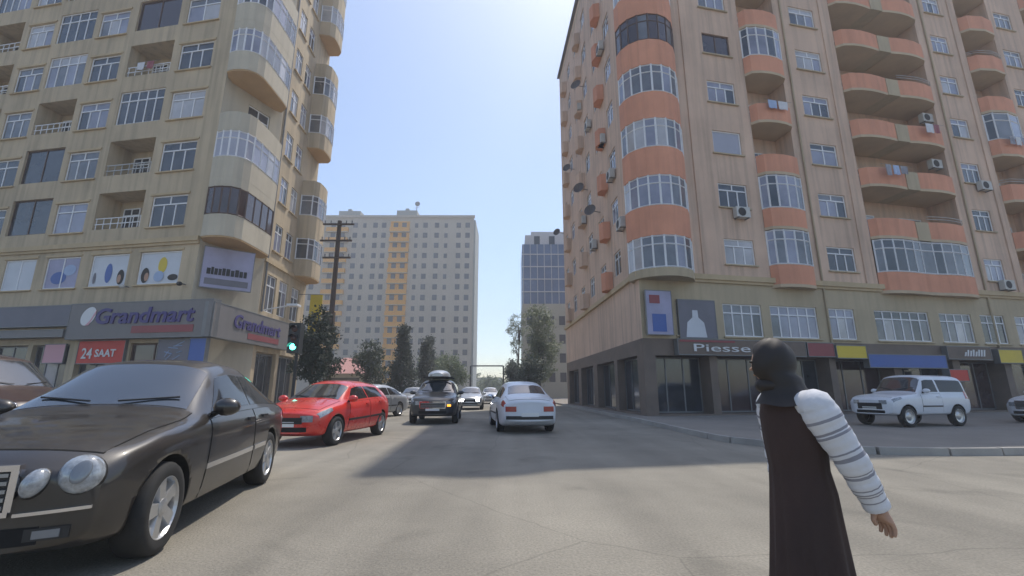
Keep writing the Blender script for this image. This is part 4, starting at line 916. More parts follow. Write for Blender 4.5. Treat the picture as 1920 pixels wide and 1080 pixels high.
class Body:
    def __init__(s, K):
        s.K = K; L = K['L']; s.xs = np.concatenate([np.linspace(-L / 2, L / 2, 97)]); X = s.xs
        ip = lambda n, it=2: smooth1(np.interp(X, *zip(*K[n])), it)
        zt, zb, wb, wt, zl = ip('zt', 2), ip('zb', 5), ip('wb', 5), ip('wt', 5), ip('zl', 3)
        s.G = np.zeros((len(X), NT + 1, 3)); s.zb = zb; s.zt = zt; W = K['W']
        for i, x in enumerate(X):
            zbb = min(zb[i], zt[i] - .02); h = zbb - zl[i]; rise = zt[i] - zbb; e = .035 + .05 * min(1, rise / .4)
            e = min(e, rise * .8)
            c = [(0, zl[i]), (wb[i] * .78, zl[i]), (wb[i] * .965, zl[i] + .05), (wb[i] * 1.0, zl[i] + h * .48), (wb[i] * .992, zbb - h * .13), (wb[i] * .945, zbb), (min(wt[i], wb[i] * .9), zt[i] - e), (wt[i] * .62, zt[i] - .014), (0, zt[i])]
            P = []
            for a, b in zip(c[:-1], c[1:]):
                for q in range(NSEG): P.append((a[0] + (b[0] - a[0]) * q / NSEG, a[1] + (b[1] - a[1]) * q / NSEG))
            P.append(c[-1]); P = np.array(P)
            for _ in range(3):
                Q = P.copy(); Q[1:-1] = .25 * P[:-2] + .5 * P[1:-1] + .25 * P[2:]; Q[0] = P[0]; Q[-1] = (0, .5 * P[-1][1] + .5 * P[-2][1]); P = Q
            P[0][0] = 0; P[-1][0] = 0
            s.G[i, :, 0] = x; s.G[i, :, 1] = P[:, 0]; s.G[i, :, 2] = P[:, 1]
        bf, br = K['bow']
        for i, x in enumerate(X):
            k = max(0, (x - (L / 2 - 1.1)) / 1.1) ** 1.5; k2 = max(0, (-x - (L / 2 - .9)) / .9) ** 1.5
            yy = (s.G[i, :, 1] / W) ** 2
            s.G[i, :, 0] += -bf * yy * k + br * yy * k2
    def pt(s, x, t, side=1):
        L = s.K['L']; fi = (x + L / 2) / L * (len(s.xs) - 1); fi = min(max(fi, 0), len(s.xs) - 1.001); ft = min(max(t * NSEG, 0), NT - 1e-3)
        i, j = int(fi), int(ft); a, b = fi - i, ft - j; g = s.G
        p = (1 - a) * ((1 - b) * g[i, j] + b * g[i, j + 1]) + a * ((1 - b) * g[i + 1, j] + b * g[i + 1, j + 1])
        return Vector((p[0], p[1] * side, p[2]))
    def nrm(s, x, t, side=1):
        d = .03; a = s.pt(x + d, t, side) - s.pt(x - d, t, side); b = s.pt(x, min(t + .12, 8), side) - s.pt(x, max(t - .12, 0), side)
        n = a.cross(b)
        if n.length < 1e-9: return Vector((0, 0, 1))
        n.normalize(); p = s.pt(x, t, side) - Vector((x * .8, 0, .55))
        return n if n.dot(p) > 0 else -n
    def patch(s, mb, c, nu=8, nv=5, off=.005, side=1):
        g = []
        for a in range(nv + 1):
            v = a / nv; row = []
            for b in range(nu + 1):
                u = b / nu
                x = (1 - v) * ((1 - u) * c[0][0] + u * c[1][0]) + v * ((1 - u) * c[3][0] + u * c[2][0]); t = (1 - v) * ((1 - u) * c[0][1] + u * c[1][1]) + v * ((1 - u) * c[3][1] + u * c[2][1])
                row.append(s.pt(x, t, side) + s.nrm(x, t, side) * off)
            g.append(row)
        mb.grid(g, flip=side < 0)
        # skirt so that the panel has an edge
        rim = [g[0][b] for b in range(nu + 1)] + [g[a][nu] for a in range(1, nv + 1)] + [g[nv][b] for b in range(nu - 1, -1, -1)] + [g[a][0] for a in range(nv - 1, 0, -1)]
        ctr = sum(rim, Vector()) / len(rim)
        inn = []
        for p in rim:
            q = Vector((p.x, 0, p.z * .6 + .3)); inn.append(p + (q - p).normalized() * .016)
        for k in range(len(rim)):
            j = (k + 1) % len(rim); mb.face([rim[k], rim[j], inn[j], inn[k]])
    def screen(s, mb, x0, x1, te, off=.005, n=10, m=8):
        g = []
        for a in range(m + 1):
            x = x0 + (x1 - x0) * a / m; row = []
            for b in range(-n, n + 1):
                t = 8 - abs(b) / n * (8 - te); sd = 1 if b >= 0 else -1
                row.append(s.pt(x, t, sd) + s.nrm(x, t, sd) * off)
            g.append(row)
        mb.grid(g)
        rim = [g[0][b] for b in range(2 * n + 1)] + [g[a][2 * n] for a in range(1, m + 1)] + [g[m][b] for b in range(2 * n - 1, -1, -1)] + [g[a][0] for a in range(m - 1, 0, -1)]
        for k in range(len(rim)):
            j = (k + 1) % len(rim); d = Vector((0, 0, -.02)); mb.face([rim[j], rim[k], rim[k] + d, rim[j] + d])
    def front_x(s, y, rear=False):
        K = s.K; b = K['bow'][1 if rear else 0] * (y / K['W']) ** 2
        return (-K['L'] / 2 + b) if rear else (K['L'] / 2 - b)
    def face_patch(s, mb, y0, y1, z0, z1, off, rear=False, n=8, thick=.02, zz=None):
        """panel lying on the bowed nose or tail; zz(y) may shift z"""
        sg = -1 if rear else 1; g = []
        for a, z in ((0, z0), (1, z1)):
            row = []
            for k in range(n + 1):
                y = y0 + (y1 - y0) * k / n; dz = zz(y, a) if zz else 0
                row.append(Vector((s.front_x(y, rear) + sg * off, y, z + dz)))
            g.append(row)
        h = Vector((-sg * thick, 0, 0)); mb.grid(g); mb.grid([g[0], [p + h for p in g[0]]]); mb.grid([g[1], [p + h for p in g[1]]])
        mb.face([g[0][0], g[1][0], g[1][0] + h, g[0][0] + h]); mb.face([g[0][-1], g[1][-1], g[1][-1] + h, g[0][-1] + h])
BODIES = {}; BODYMESH = {}
def body_mesh(kind, paint):
    if kind not in BODIES: BODIES[kind] = Body(KIND[kind])
    B = BODIES[kind]; key = (kind, paint)
    if key in BODYMESH: return B, BODYMESH[key]
    G = B.G; nx = len(B.xs); mb = MB()
    full = []
    for i in range(nx):
        r = [Vector(G[i, j]) for j in range(NT + 1)]; l = [Vector((p.x, -p.y, p.z)) for p in r]
        full.append(r + l[-2:0:-1])
    nc = len(full[0]); idx = mb.pts([p for row in full for p in row])
    for i in range(nx - 1):
        for j in range(nc):
            k = (j + 1) % nc; mb.f.append((i * nc + j, (i + 1) * nc + j, (i + 1) * nc + k, i * nc + k)); mb.m.append(0)
    for i, rear in ((0, True), (nx - 1, False)):     # bowed end caps
        base = i * nc
        for j in range(NT):
            lj = lambda q: base + (q if q in (0, NT) else nc - q)
            a, b, c, d = base + j, base + j + 1, lj(j + 1), lj(j)
            pa, pb = Vector(G[i, j]), Vector(G[i, j + 1]); M_ = 6
            # subdivide across the width
            rows = []
            for q, (p, left) in enumerate(((pa, d), (pb, c))):
                row = [base + j + q]
                if p.y > 1e-6:
                    new = []
                    for k in range(1, M_):
                        y = p.y * (1 - 2 * k / M_); new.append((B.front_x(y, rear) if True else p.x, y, p.z))
                    st = len(mb.v); mb.v.extend(new); row += list(range(st, st + M_ - 1)) + [left]
                rows.append(row)
            r0, r1 = rows
            if len(r0) == 1: fs = [(r0[0], r1[k], r1[k + 1]) for k in range(len(r1) - 1)]
            elif len(r1) == 1: fs = [(r0[k], r1[0], r0[k + 1]) for k in range(len(r0) - 1)]
            else: fs = [(r0[k], r1[k], r1[k + 1], r0[k + 1]) for k in range(len(r0) - 1)]
            for f in fs: mb.f.append(f); mb.m.append(0)
    me = mb.mesh('body', [paint, 'liner'], smooth=True, merge=True)
    # cut the wheel arches
    K = KIND[kind]; c = MB()
    for x in K['wx']:
        for sd in (-1, 1): c.tube((x, sd * (K['W'] - .30), K['wr']), (x, sd * (K['W'] + .2), K['wr']), K['wr'] + .055, n=36)
    cme = c.mesh('cutter', 'liner', merge=True)
    ob = bpy.data.objects.new('tmp', me); co = bpy.data.objects.new('tmpc', cme); COL.objects.link(ob); COL.objects.link(co)
    md = ob.modifiers.new('b', 'BOOLEAN'); md.operation = 'DIFFERENCE'; md.solver = 'EXACT'; md.object = co
    dg = bpy.context.evaluated_depsgraph_get(); out = bpy.data.meshes.new_from_object(ob.evaluated_get(dg)); out.name = 'body'
    bpy.data.objects.remove(ob); bpy.data.objects.remove(co)
    if len(out.materials) < 2:
        out.materials.clear(); out.materials.append(M[paint]); out.materials.append(M['liner'])
    r2 = K['wr'] + .055
    for p in out.polygons:
        inarch = False
        for x in K['wx']:
            dd = [math.hypot(out.vertices[v].co.x - x, out.vertices[v].co.z - K['wr']) for v in p.vertices]
            flat = abs(p.normal.y) > .98 and abs(p.center.y) < K['W'] - .28
            if all(abs(q - r2) < .004 for q in dd) or (flat and min(dd) < r2 and max(dd) < r2 + .004): inarch = True
        p.material_index = 1 if inarch else 0
        p.use_smooth = not inarch
    BODYMESH[key] = out; return B, out
WM = {}
def wheel_meshes(r, style):
    k = (r, style)
    if k in WM: return WM[k]
    t = MB(); w = .105
    t.lathe([(r * .66, -w), (r * .80, -w * 1.12), (r * .93, -w * 1.05), (r * .985, -w * .82), (r, -w * .4), (r, w * .4), (r * .985, w * .82), (r * .93, w * 1.05), (r * .80, w * 1.12), (r * .66, w)], n=36)
    h = MB(); h.lathe([(.001, .03), (r * .62, .03), (r * .66, -.09)], n=24)
    m = MB()
    m.lathe([(r * .68, w * .85), (r * .70, w * 1.0), (r * .66, w * 1.02), (r * .62, w * .8), (r * .60, w * .1)], n=36)
    if style in (5, 7):
        for q in range(style):
            a = 2 * math.pi * q / style; ca, sa = math.cos(a), math.sin(a)
            def P(rr, tt, y): return (rr * ca - tt * sa, y, rr * sa + tt * ca)
            for a0, a1 in ((.0, 1),):
                w0, w1 = r * .15, r * .20
                m.hexa([P(.05, -w0, .035), P(r * .64, -w1, .035), P(r * .64, w1, .035), P(.05, w0, .035), P(.05, -w0 * .8, w * .86), P(r * .64, -w1 * .75, w * .92), P(r * .64, w1 * .75, w * .92), P(.05, w0 * .8, w * .86)])
        m.lathe([(r * .20, .04), (r * .20, w * .9), (r * .12, w * 1.0), (.001, w * 1.02)], n=18)
    else:
        m.lathe([(r * .60, w * .7), (r * .4, w * .55), (r * .22, w * .85), (.001, w * .9)], n=24)
    WM[k] = (t.mesh('tyre', 'tyre', smooth=True), h.mesh('wheel', 'liner', smooth=False), m.mesh('rim', 'alloy', smooth=False)); return WM[k]
def car(name, label, kind, paint, x, y, heading, group=None, z=0.0, spoke=5, lamps='norm', glass='car_glass', plate=True, trim=True, roof=None):
    """x,y = centre on the ground, heading = direction vector"""
    K = KIND[kind]; B, me = body_mesh(kind, paint); L, W = K['L'], K['W']
    s = thing(name, (x, y, z), label, 'car', group, math.atan2(heading[1], heading[0]))
    link('body', me, s)
    m = MB(); B.screen(m, K['ws'][1], K['ws'][0], 6.10); wsn = m.build('windscreen', glass, s, smooth=True)
    m = MB()
    for sd in (1, -1):
        a = B.pt(K['ws'][1] + .02, 7.6 if sd > 0 else 6.9, 1 if sd > 0 else 1); 
        st = B.pt(K['ws'][1] - .02, 7.75, -sd) + Vector((.02, 0, .02)); en = B.pt(K['ws'][1] - .12, 6.5, -sd) + Vector((0, 0, .025)); m.tube(st, en, .009, n=5)
    m.build('wiper', 'black_plastic', wsn)
    hx1 = L / 2 - (.22 if kind != 'boxy' else .16)
    m = MB(); B.screen(m, hx1 + .008, K['ws'][1] + .022, 5.78, off=.002, n=12, m=10); sm_ = m
    m = MB(); B.screen(m, hx1, K['ws'][1] + .03, 5.82, off=.006, n=12, m=10); bo = m.build('bonnet', paint, s, smooth=True); sm_.build('seam', 'seam', bo, smooth=True)
    m = MB(); B.screen(m, K['rw'][1], K['rw'][0], 6.28); m.build('rear_window', glass, s, smooth=True)
    if kind == 'sedan':
        m = MB(); B.screen(m, K['rw'][0] - .045, -L / 2 + .085, 5.9, off=.002, n=12, m=8); sm_ = m
        m = MB(); B.screen(m, K['rw'][0] - .055, -L / 2 + .095, 5.94, off=.006, n=12, m=8); bo = m.build('boot_lid', paint, s, smooth=True); sm_.build('seam', 'seam', bo, smooth=True)
    for sd in (1, -1):
        for (b0, b1), (t0, t1) in K['sw']:
            m = MB(); B.patch(m, [(b0, 5.12), (b1, 5.12), (t1, 5.87), (t0, 5.87)], side=sd, off=.004); m.build('side_window', 'glass_tint', s, smooth=True)
        for (b0, b1), (t0, t1) in K['doors']:
            m = MB(); B.patch(m, [(b0 - .004, 1.95), (b1 + .004, 1.95), (t1 + .004, 4.98), (t0 - .004, 4.98)], side=sd, off=.002, nu=10, nv=8); sm_ = m
            m = MB(); e = .009; B.patch(m, [(b0 + e, 1.99), (b1 - e, 1.99), (t1 - e, 4.95), (t0 + e, 4.95)], side=sd, off=.0055, nu=10, nv=8); d = m.build('door', paint, s, smooth=True)
            sm_.build('seam', 'seam', d, smooth=True)
            hx = b0 + .16; p = B.pt(hx, 4.35, sd); n_ = B.nrm(hx, 4.35, sd); h = MB()
            h.box(p.x - .10, p.x + .10, min(p.y, p.y + n_.y * .04), max(p.y, p.y + n_.y * .04), p.z - .016, p.z + .016); h.build('handle', paint, d)
            if trim:
                h = MB(); B.patch(h, [(b0 + .02, 2.86), (b1 - .02, 2.86), (b1 - .02, 3.02), (b0 + .02, 3.02)], side=sd, off=.016, nu=10, nv=1); h.build('trim_strip', 'chrome' if trim == 'chrome' else 'black_plastic', d, smooth=True)
        # mirror
        mx = K['sw'][0][0][1] - .10; p = B.pt(mx, 5.15, sd); q = MB()
        q.ellipsoid((p.x + .03, p.y + sd * .13, p.z + .07), .09, .125, .085, nu=14, nv=8); mi = q.build('mirror', paint, s, smooth=True)
        q = MB(); q.tube(p, (p.x + .02, p.y + sd * .08, p.z + .05), .03, n=6); q.build('mirror_arm', 'black_plastic', mi)
        q = MB(); q.ellipsoid((p.x - .035, p.y + sd * .13, p.z + .07), .03, .105, .068, nu=12, nv=6); q.build('mirror_glass', 'chrome', mi, smooth=True)
        # wheels
        for wx_ in K['wx']:
            t, h, rm = wheel_meshes(K['wr'], spoke); wo = link('wheel', h, s, (wx_, sd * (W - .125), K['wr']), 0 if sd > 0 else math.pi)
            link('tyre', t, wo); link('rim', rm, wo)
        # lamps
        zf = K['zb'][-2][1]
        if kind == 'sedan' and lamps == 'oval':
            for yy, zz_, rx, rz_, xx in ((.645, .685, .120, .120, 2.222), (.455, .655, .062, .090, 2.325)):
                q = Vector((1, sd * (.55 if yy > .5 else .28), .30)).to_track_quat('X', 'Z'); q = q @ Matrix.Rotation(sd * R(-24), 4, 'X').to_quaternion()
                c = MB(); c.ellipsoid((xx, sd * yy, zz_), .075, rx * 1.05, rz_ * 1.05, q, nu=24, nv=12); rg = c.build('headlight', 'black_plastic', s, smooth=True)
                c = MB(); c.ellipsoid((xx + .016, sd * (yy + .004), zz_ + .006), .078, rx, rz_, q, nu=24, nv=12); c.build('lens', 'lamp_glass', rg, smooth=True)
                if yy > .5:
                    c = MB(); c.ellipsoid((xx + .080, sd * (yy + .03), zz_ + .026), .010, rx * .42, rz_ * .62, q, nu=14, nv=8); c.build('reflector', 'lamp_inner', rg, smooth=True)
        else:
            c = MB(); t0 = 4.2; B.patch(c, [(L / 2 - .50, t0), (L / 2 - .07, t0 - .25), (L / 2 - .07, 5.25), (L / 2 - .50, 5.0)], side=sd, off=.008, nu=8, nv=4); rg = c.build('headlight', 'lamp_glass', s, smooth=True)
            c = MB(); B.face_patch(c, sd * W * .42, sd * W * .70, zf - .20, zf - .06, .008, n=6); c.build('lens', 'lamp_lit' if lamps == 'lit' else 'lamp_glass', rg, smooth=True)
        c = MB(); t0 = 3.9; B.patch(c, [(-L / 2 + .05, t0), (-L / 2 + .30, t0), (-L / 2 + .26, 5.2), (-L / 2 + .05, 5.2)], side=sd, off=.008, nu=5, nv=5); rl = c.build('tail_light', 'lamp_red', s, smooth=True)
        zr = K['zb'][0][1]; c = MB(); B.face_patch(c, sd * W * .45, sd * W * .80, zr - .18, zr - .03, .008, rear=True, n=5); c.build('lens', 'lamp_red', rl)
    # nose: grille, lower intake, plate ; tail: plate, bumper strip
    zn = K['zb'][-1][1]
    gw, g0, g1 = {'sedan': (.36, zn - .13, zn + .10), 'hatch': (.42, zn - .14, zn + .0), 'suv': (.46, zn - .16, zn + .03), 'boxy': (.45, zn - .24, zn - .02), 'van': (.45, zn - .16, zn + .0)}[kind]
    m = MB(); B.face_patch(m, -gw, gw, g0, g1, .010, thick=.06); gr = m.build('grille', 'black_plastic', s)
    nb = 5 if kind == 'sedan' else 3
    for k in range(nb):
        zz_ = g0 + (g1 - g0) * (k + .5) / nb; m = MB(); B.face_patch(m, -gw + .01, gw - .01, zz_ - .011, zz_ + .011, .028, thick=.02); m.build('slat', 'grille_bar' if kind in ('sedan', 'suv') else 'black_plastic', gr)
    if kind in ('sedan', 'suv'):
        m = MB()
        B.face_patch(m, -gw - .035, gw + .035, g1, g1 + .035, .032, thick=.05); B.face_patch(m, -gw - .02, gw + .02, g0 - .03, g0, .026, thick=.04)
        B.face_patch(m, -gw - .035, -gw, g0, g1, .030, n=1, thick=.05); B.face_patch(m, gw, gw + .035, g0, g1, .030, n=1, thick=.05); m.build('grille_frame', 'chrome', gr)
    zlo = K['zl'][-1][1]
    m = MB(); B.face_patch(m, -.52, .52, zlo + .02, zlo + .12, .006); m.build('lower_intake', 'liner', s)
    if plate:
        m = MB(); B.face_patch(m, -.26, .26, zlo + .13, zlo + .24, .018, n=4); pl = m.build('number_plate', 'plate', s)
        m = MB(); B.face_patch(m, -.26, .26, zr - .32, zr - .21, .018, rear=True, n=4); m.build('number_plate', 'plate', s)
    m = MB(); B.face_patch(m, -W * .78, W * .78, K['zl'][0][1] + .02, K['zl'][0][1] + .12, .012, rear=True, n=10); m.build('bumper_strip', 'black_plastic', s)
    return s, B
# the black sedan in the near left
hd = Vector((math.cos(R(-77.1)), math.sin(R(-77.1)))); ctr = Vector((-3.98, 5.24))
sd_, B = car('sedan', 'black dusty sedan with twin oval headlights in the near left', 'sedan', 'paint_black', ctr.x, ctr.y, hd, 'cars in the junction', spoke=5, lamps='oval', trim='chrome')
sd_.scale = (1, 1, 1.03)
for sg in (1, -1):       # bumper rub strip and fog lamp opening
    m = MB(); B.face_patch(m, sg * .40, sg * .74, .475, .495, .02, n=8, zz=lambda y, a: .03 * (abs(y) - .4)); m.build('bumper_strip', 'chrome', sd_)
    m = MB(); B.face_patch(m, sg * .46, sg * .66, .33, .40, .008, n=6); fl = m.build('fog_lamp', 'black_plastic', sd_)
    m = MB(); B.face_patch(m, sg * .50, sg * .62, .342, .388, .014, n=6); m.build('lens', 'lamp_inner', fl)
me = text_mesh('A', .13, .002, 'ink', .002); t_ = bpy.data.objects.new('lettering', me); COL.objects.link(t_)
t_.parent = [c for c in sd_.children if c.name.startswith('number_plate')][0]; t_.location = (B.front_x(.2) + .026, .155, .432); t_.rotation_euler = (R(90), 0, R(90))
# red hatchback
hd = Vector((-math.sin(R(7)), -math.cos(R(7)))); lf = Vector((-hd.y, hd.x)); rw_ = Vector((-3.90, 13.75)); ctr = rw_ + hd * 1.28 - lf * .78
car('hatchback', 'red hatchback turning behind the black sedan', 'hatch', 'paint_red', ctr.x, ctr.y, hd, 'cars in the junction', spoke=5, trim=True)
# black car with roof box
s_, B = car('offroad_car', 'black tall car with a grey roof box driving toward the junction', 'suv', 'paint_darkgrey', -3.15, 19.9, Vector((.07, -1)).normalized(), 'cars in the junction', spoke=5, trim=False)
m = MB(); g_ = []
for a in range(9):
    x = -1.2 + 1.9 * a / 8; k = math.sin(math.pi * (a + .35) / 8.7) ** .35; g_.append([(x, .48 * k * math.cos(R(b)), 1.83 + .30 * k * math.sin(R(b)) ** .8 if math.sin(R(b)) > 0 else 1.83) for b in range(0, 181, 15)])
m.grid(g_); m.face([p for p in g_[0]]); m.face([p for p in g_[-1]]); m.face([g_[0][0], g_[-1][0], g_[-1][-1], g_[0][-1]]); bx_ = m.build('roof_box', 'paint_silver', s_, smooth=True)
for x in (-.9, .35):
    m = MB(); m.box(x - .03, x + .03, -.62, .62, 1.76, 1.82); m.build('roof_bar', 'black_plastic', s_)
m = MB(); B.face_patch(m, .54, .68, .66, .74, .02, n=4); m.build('turn_signal', 'lamp_amber', s_)
# silver saloon parked at the left kerb
car('sedan', 'silver grey car parked behind the red hatchback', 'sedan', 'paint_silver', -6.9, 22.6, Vector((-.35, -1)).normalized(), 'parked cars', spoke=0)
# white saloon in the shade
car('sedan', 'white car seen from behind in the shade of the right block', 'sedan', 'paint_white', 0.25, 16.2, Vector((-.12, 1)).normalized(), 'cars in the junction', spoke=0)
# white off-roader and car at the right
wo_, _ = car('offroad_car', 'white boxy off-roader parked in front of the shops on the right', 'boxy', 'paint_white', 13.35, 15.75, Vector((-.97, -.25)).normalized(), 'parked cars', z=.125, spoke=0); wo_.scale = (.82, .88, .88)
car('sedan', 'white car cut off by the right edge', 'sedan', 'paint_white', 20.6, 17.0, Vector((-1, -.2)).normalized(), 'parked cars', z=.125, spoke=0)
# dark van far left
car('van', 'dark maroon van at the left edge behind the black sedan', 'van', 'paint_maroon', -12.9, 10.9, Vector((1, -.12)).normalized(), 'cars in the junction', spoke=0)
# cars further up the street
car('hatchback', 'distant car with a bright headlight right of the roof box car', 'hatch', 'paint_silver', -2.9, 33.0, Vector((.05, -1)).normalized(), 'cars up the street', spoke=0, lamps='lit')
car('sedan', 'distant white car behind the one with the bright headlight', 'sedan', 'paint_white', -2.2, 47.0, Vector((.05, -1)).normalized(), 'cars up the street', spoke=0)
car('hatchback', 'distant grey car parked at the left kerb up the street', 'hatch', 'paint_silver', -7.6, 36.0, Vector((.05, -1)).normalized(), 'parked cars', spoke=0)
# ------------------------------------------------------------------ the person crossing at the right
PX, PY = 1.41, 2.38
per = thing('person', (PX, PY, 0), 'person in a long dark dress and white striped sleeves walking left in the near right', 'person', None, math.pi)   # local +x = walking direction (image left)
def skin(name, verts, edges, radii, m, parent, sub=2, root=0):
    me = bpy.data.meshes.new(name); me.from_pydata(verts, edges, []); ob = bpy.data.objects.new(name, me); COL.objects.link(ob)
    md = ob.modifiers.new('s', 'SKIN'); md.use_smooth_shade = True
    for i, r_ in enumerate(radii):
        sv = me.skin_vertices[0].data[i]; sv.radius = r_ if isinstance(r_, tuple) else (r_, r_); sv.use_root = (i == root)
    sb = ob.modifiers.new('u', 'SUBSURF'); sb.levels = sub; sb.render_levels = sub
    dg = bpy.context.evaluated_depsgraph_get(); out = bpy.data.meshes.new_from_object(ob.evaluated_get(dg)); bpy.data.objects.remove(ob)
    out.name = name; out.materials.clear(); out.materials.append(M[m]); out.polygons.foreach_set('use_smooth', [True] * len(out.polygons))
    return link(name, out, parent)
# local frame after the pi rotation: +x forward (image left), +y toward the camera's left hand side = near side is +y
SH = Vector((-.02, .175, 1.17)); EL = Vector((-.12, .21, .95)); WR = Vector((-.215, .195, .75)); HD = Vector((-.24, .19, .70))
SH2 = Vector((.0, -.15, 1.17)); EL2 = Vector((-.03, -.20, .94)); WR2 = Vector((-.03, -.20, .74)); HD2 = Vector((-.02, -.20, .68))
V = [(0, 0, .80), (0, 0, .98), (0, 0, 1.13), (.03, 0, 1.22), (.05, 0, 1.29), (.065, 0, 1.35), (.065, 0, 1.39),
     tuple(SH), tuple(EL), tuple(WR), tuple(HD), tuple(SH2), tuple(EL2), tuple(WR2), tuple(HD2),
     (.02, .09, .76), (.03, .08, .42), (-.02, .08, .09), (.08, .08, .03), (-.02, -.09, .76), (-.02, -.08, .42), (-.07, -.08, .12), (-.0, -.08, .04)]
E_ = [(0, 1), (1, 2), (2, 3), (3, 4), (4, 5), (5, 6), (2, 7), (7, 8), (8, 9), (9, 10), (2, 11), (11, 12), (12, 13), (13, 14), (0, 15), (15, 16), (16, 17), (17, 18), (0, 19), (19, 20), (20, 21), (21, 22)]
Rr = [.10, .095, .09, .05, .055, .07, .055, .055, .045, .032, .030, .055, .045, .032, .030, .07, .06, .04, .035, .07, .06, .04, .035]
# fingers: four of unequal length and a thumb, gently curled
def fingers(h, w, sgn):
    ax = (h - w).normalized(); side = Vector((0, 0, 1)).cross(ax).normalized(); curl = ax.cross(side).normalized()
    fore = side
    for k, (o, l) in enumerate(((-.030, .060), (-.010, .072), (.010, .068), (.030, .054))):
        b = h + ax * .02 + fore * o; m1 = b + ax * l * .5 + curl * -.006; m2 = b + ax * l * .85 + Vector((.02 * sgn, 0, -.012)); i = len(V)
        V.extend([tuple(b), tuple(m1), tuple(m2)]); E_.extend([(10 if sgn > 0 else 14, i), (i, i + 1), (i + 1, i + 2)]); Rr.extend([.011, .0095, .008])
    b = h - ax * .02 + Vector((.028, 0, 0)); i = len(V)
    V.extend([tuple(b), tuple(b + ax * .03 + Vector((.022, 0, 0))), tuple(b + ax * .058 + Vector((.022, 0, 0)))]); E_.extend([(9 if sgn > 0 else 13, i), (i, i + 1), (i + 1, i + 2)]); Rr.extend([.013, .011, .009])
fingers(HD, WR, 1); fingers(HD2, WR2, -1)
skin('body', V, E_, Rr, 'skin_tone', per)
# face features and head covering
hc = Vector((.075, 0, 1.385))
O0 = Vector((0, 0, 0))
m = MB(); m.ellipsoid(O0, .086, .068, .106, nu=20, nv=12); hd_o = m.build('head', 'skin_tone', per, smooth=True, loc=hc, rz=R(-52))
m = MB(); g_ = [[(x, w_ * math.cos(t), -.012 + z0 + w_ * .8 * math.sin(t)) for t in [2 * math.pi * k / 10 for k in range(11)]] for x, w_, z0 in ((.074, .015, -.004), (.088, .013, -.008), (.100, .009, -.012), (.104, .002, -.012))]; m.grid(g_); m.build('nose', 'skin_tone', hd_o, smooth=True)
for sg in (1, -1):
    m = MB(); m.ellipsoid((.074, sg * .030, .012), .012, .016, .008, nu=10, nv=6); m.build('eye', 'hair_dark', hd_o, smooth=True)
    m = MB(); m.ellipsoid((.0, sg * .066, -.005), .018, .010, .028, nu=10, nv=6); m.build('ear', 'skin_tone', hd_o, smooth=True)
m = MB(); m.ellipsoid((.074, 0, -.054), .010, .024, .007, nu=10, nv=6); m.build('mouth', 'skin_tone', hd_o, smooth=True)
# headscarf: a shell over the head, open at the face, gathered round the neck onto the shoulders
m = MB(); g_ = []
for i in range(15):
    th = math.pi * (.02 + .62 * i / 14) if i < 9 else None
    row = []
    for j in range(25):
        op = 14 + 40 * min(1, i / 5); ph = R(op + (360 - 2 * op) * j / 24) + R(-52)          # opening toward +x (the face)
        if i < 9:
            row.append(hc + Vector((-.018 + .110 * math.sin(math.pi * (.03 + .60 * i / 8)) * math.cos(ph), .094 * math.sin(math.pi * (.03 + .60 * i / 8)) * math.sin(ph), .135 * math.cos(math.pi * (.03 + .60 * i / 8)))) + Vector((.004 * math.sin(7 * ph + i), .004 * math.cos(5 * ph + 1.3 * i), 0)))
        else:
            k = (i - 8) / 6; r0 = .100; rr = (r0 - .022 * math.sin(k * 3.14) + .055 * k ** 1.6) * (1 + .05 * k * math.sin(9 * ph)); row.append(Vector((.04 - .035 * k + rr * 1.12 * math.cos(ph), rr * 1.15 * math.sin(ph), 1.335 - .155 * k + .006 * math.sin(5 * ph))))
    g_.append(row)
m.grid(g_, flip=True); m.build('headscarf', 'hair_dark', per, smooth=True)
m = MB(); m.ellipsoid((.07, 0, 1.275), .085, .082, .05, nu=18, nv=8); m.build('scarf_knot', 'hair_dark', per, smooth=True)
# dress: lofted rings from the neck to the ankle, with folds
rings_c = [(1.245, .06, .07, .028), (1.215, .095, .14, .02), (1.13, .120, .165, .01), (1.0, .125, .165, .0), (.88, .120, .15, -.005), (.78, .130, .165, -.01), (.62, .140, .18, -.005), (.40, .16, .19, 0), (.22, .185, .20, 0), (.10, .20, .21, 0)]
rings = []
for r0, r1 in zip(rings_c[:-1], rings_c[1:]):
    for k in range(3): rings.append(tuple(u + (v - u) * k / 3 for u, v in zip(r0, r1)))
rings.append(rings_c[-1])
m = MB(); g_ = []
for i, (z, rx, ry, cx) in enumerate(rings):
    f = max(0, (1.1 - z)) * .075
    g_.append([(cx + rx * math.cos(a) * (1 + f * math.sin(11 * a + z * 2.5 + 1.3 * math.sin(2 * a))), ry * math.sin(a) * (1 + f * math.sin(11 * a + z * 2.5 + 1.3 * math.sin(2 * a))), z) for a in [2 * math.pi * k / 72 for k in range(73)]])
m.grid(g_, flip=True); m.build('dress', 'cloth_brown', per, smooth=True)
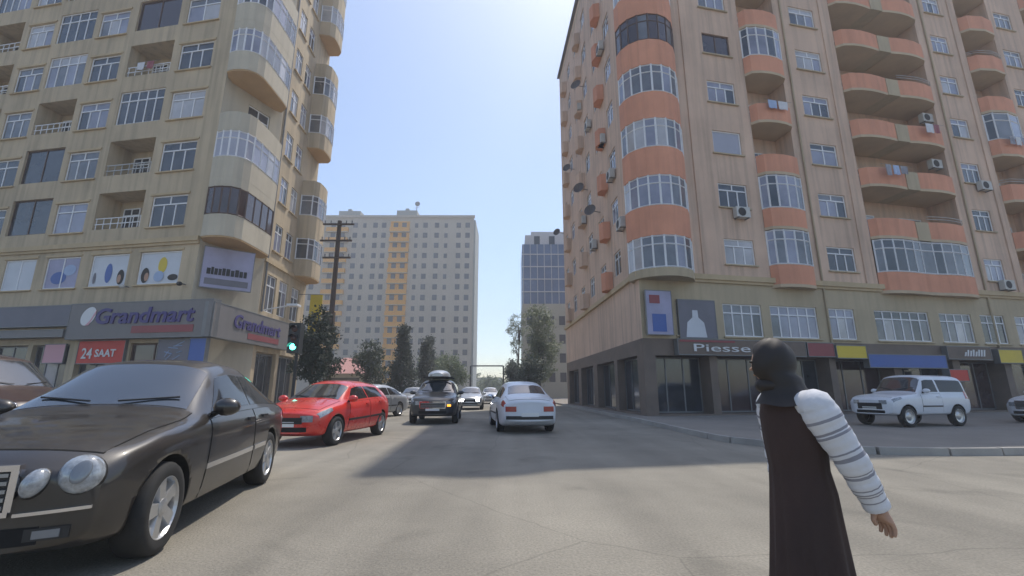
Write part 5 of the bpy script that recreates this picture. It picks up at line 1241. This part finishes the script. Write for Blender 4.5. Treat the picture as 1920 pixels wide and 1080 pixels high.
# striped sleeves
def sleeve(a, b, c):
    m = MB(); pts = [Vector((.01, a.y * .45, 1.185)), a + Vector((0, 0, .012)), a.lerp(b, .3), a.lerp(b, .6), b, b.lerp(c, .35), b.lerp(c, .7), c + (c - b).normalized() * .01]; rad = [.050, .080, .080, .073, .068, .064, .058, .050]
    P, Rd = [], []
    n = 90
    for k in range(n + 1):
        t = k / n * (len(pts) - 1); i = min(int(t), len(pts) - 2); f = t - i; P.append(pts[i].lerp(pts[i + 1], f)); Rd.append(rad[i] + (rad[i + 1] - rad[i]) * f + .0022 * math.sin(k * .37) + .001 * math.sin(k * 1.1))
    rows = []
    for k in range(n + 1):
        d = (P[min(k + 1, n)] - P[max(k - 1, 0)]).normalized(); q = d.to_track_quat('Z', 'Y')
        rows.append([P[k] + q @ Vector((Rd[k] * math.cos(2 * math.pi * j / 24) * (1 + .03 * math.sin(3 * j + k * .4)), Rd[k] * math.sin(2 * math.pi * j / 24), 0)) for j in range(25)])
    for k in range(n):
        m.cur = 1 if k in (22, 23, 31, 32, 34, 35, 46, 49, 50, 60, 62, 63, 72, 75, 77, 82) else 0; m.grid([rows[k], rows[k + 1]])
    m.cur = 0
    return m.build('sleeve', ['cloth_white', 'cloth_stripe'], per, smooth=True, merge=True)
sleeve(SH, EL, WR); sleeve(SH2, EL2, WR2)
for sg, p in ((1, (.10, .09, .045)), (-1, (-.06, -.09, .045))):
    m = MB(); m.ellipsoid(p, .13, .05, .045, nu=16, nv=8); m.build('shoe', 'black_plastic', per, smooth=True)

# ------------------------------------------------------------------ hazy air
h = MB(); h.box(-170, 170, -60, 320, -1.2, 58)
hz = h.build('haze', 'soil'); tag(hz, kind='stuff', label='thin dusty summer haze filling the street'); hz.data.materials.clear()
hm = bpy.data.materials.new('haze'); hm.use_nodes = True; t = hm.node_tree
t.nodes.remove(t.nodes['Principled BSDF']); v = t.nodes.new('ShaderNodeVolumePrincipled')
v.inputs['Color'].default_value = (0.93, 0.95, 1.0, 1); v.inputs['Density'].default_value = 0.0020; v.inputs['Anisotropy'].default_value = 0.2
t.links.new(v.outputs[0], t.nodes['Material Output'].inputs['Volume']); hz.data.materials.append(hm)
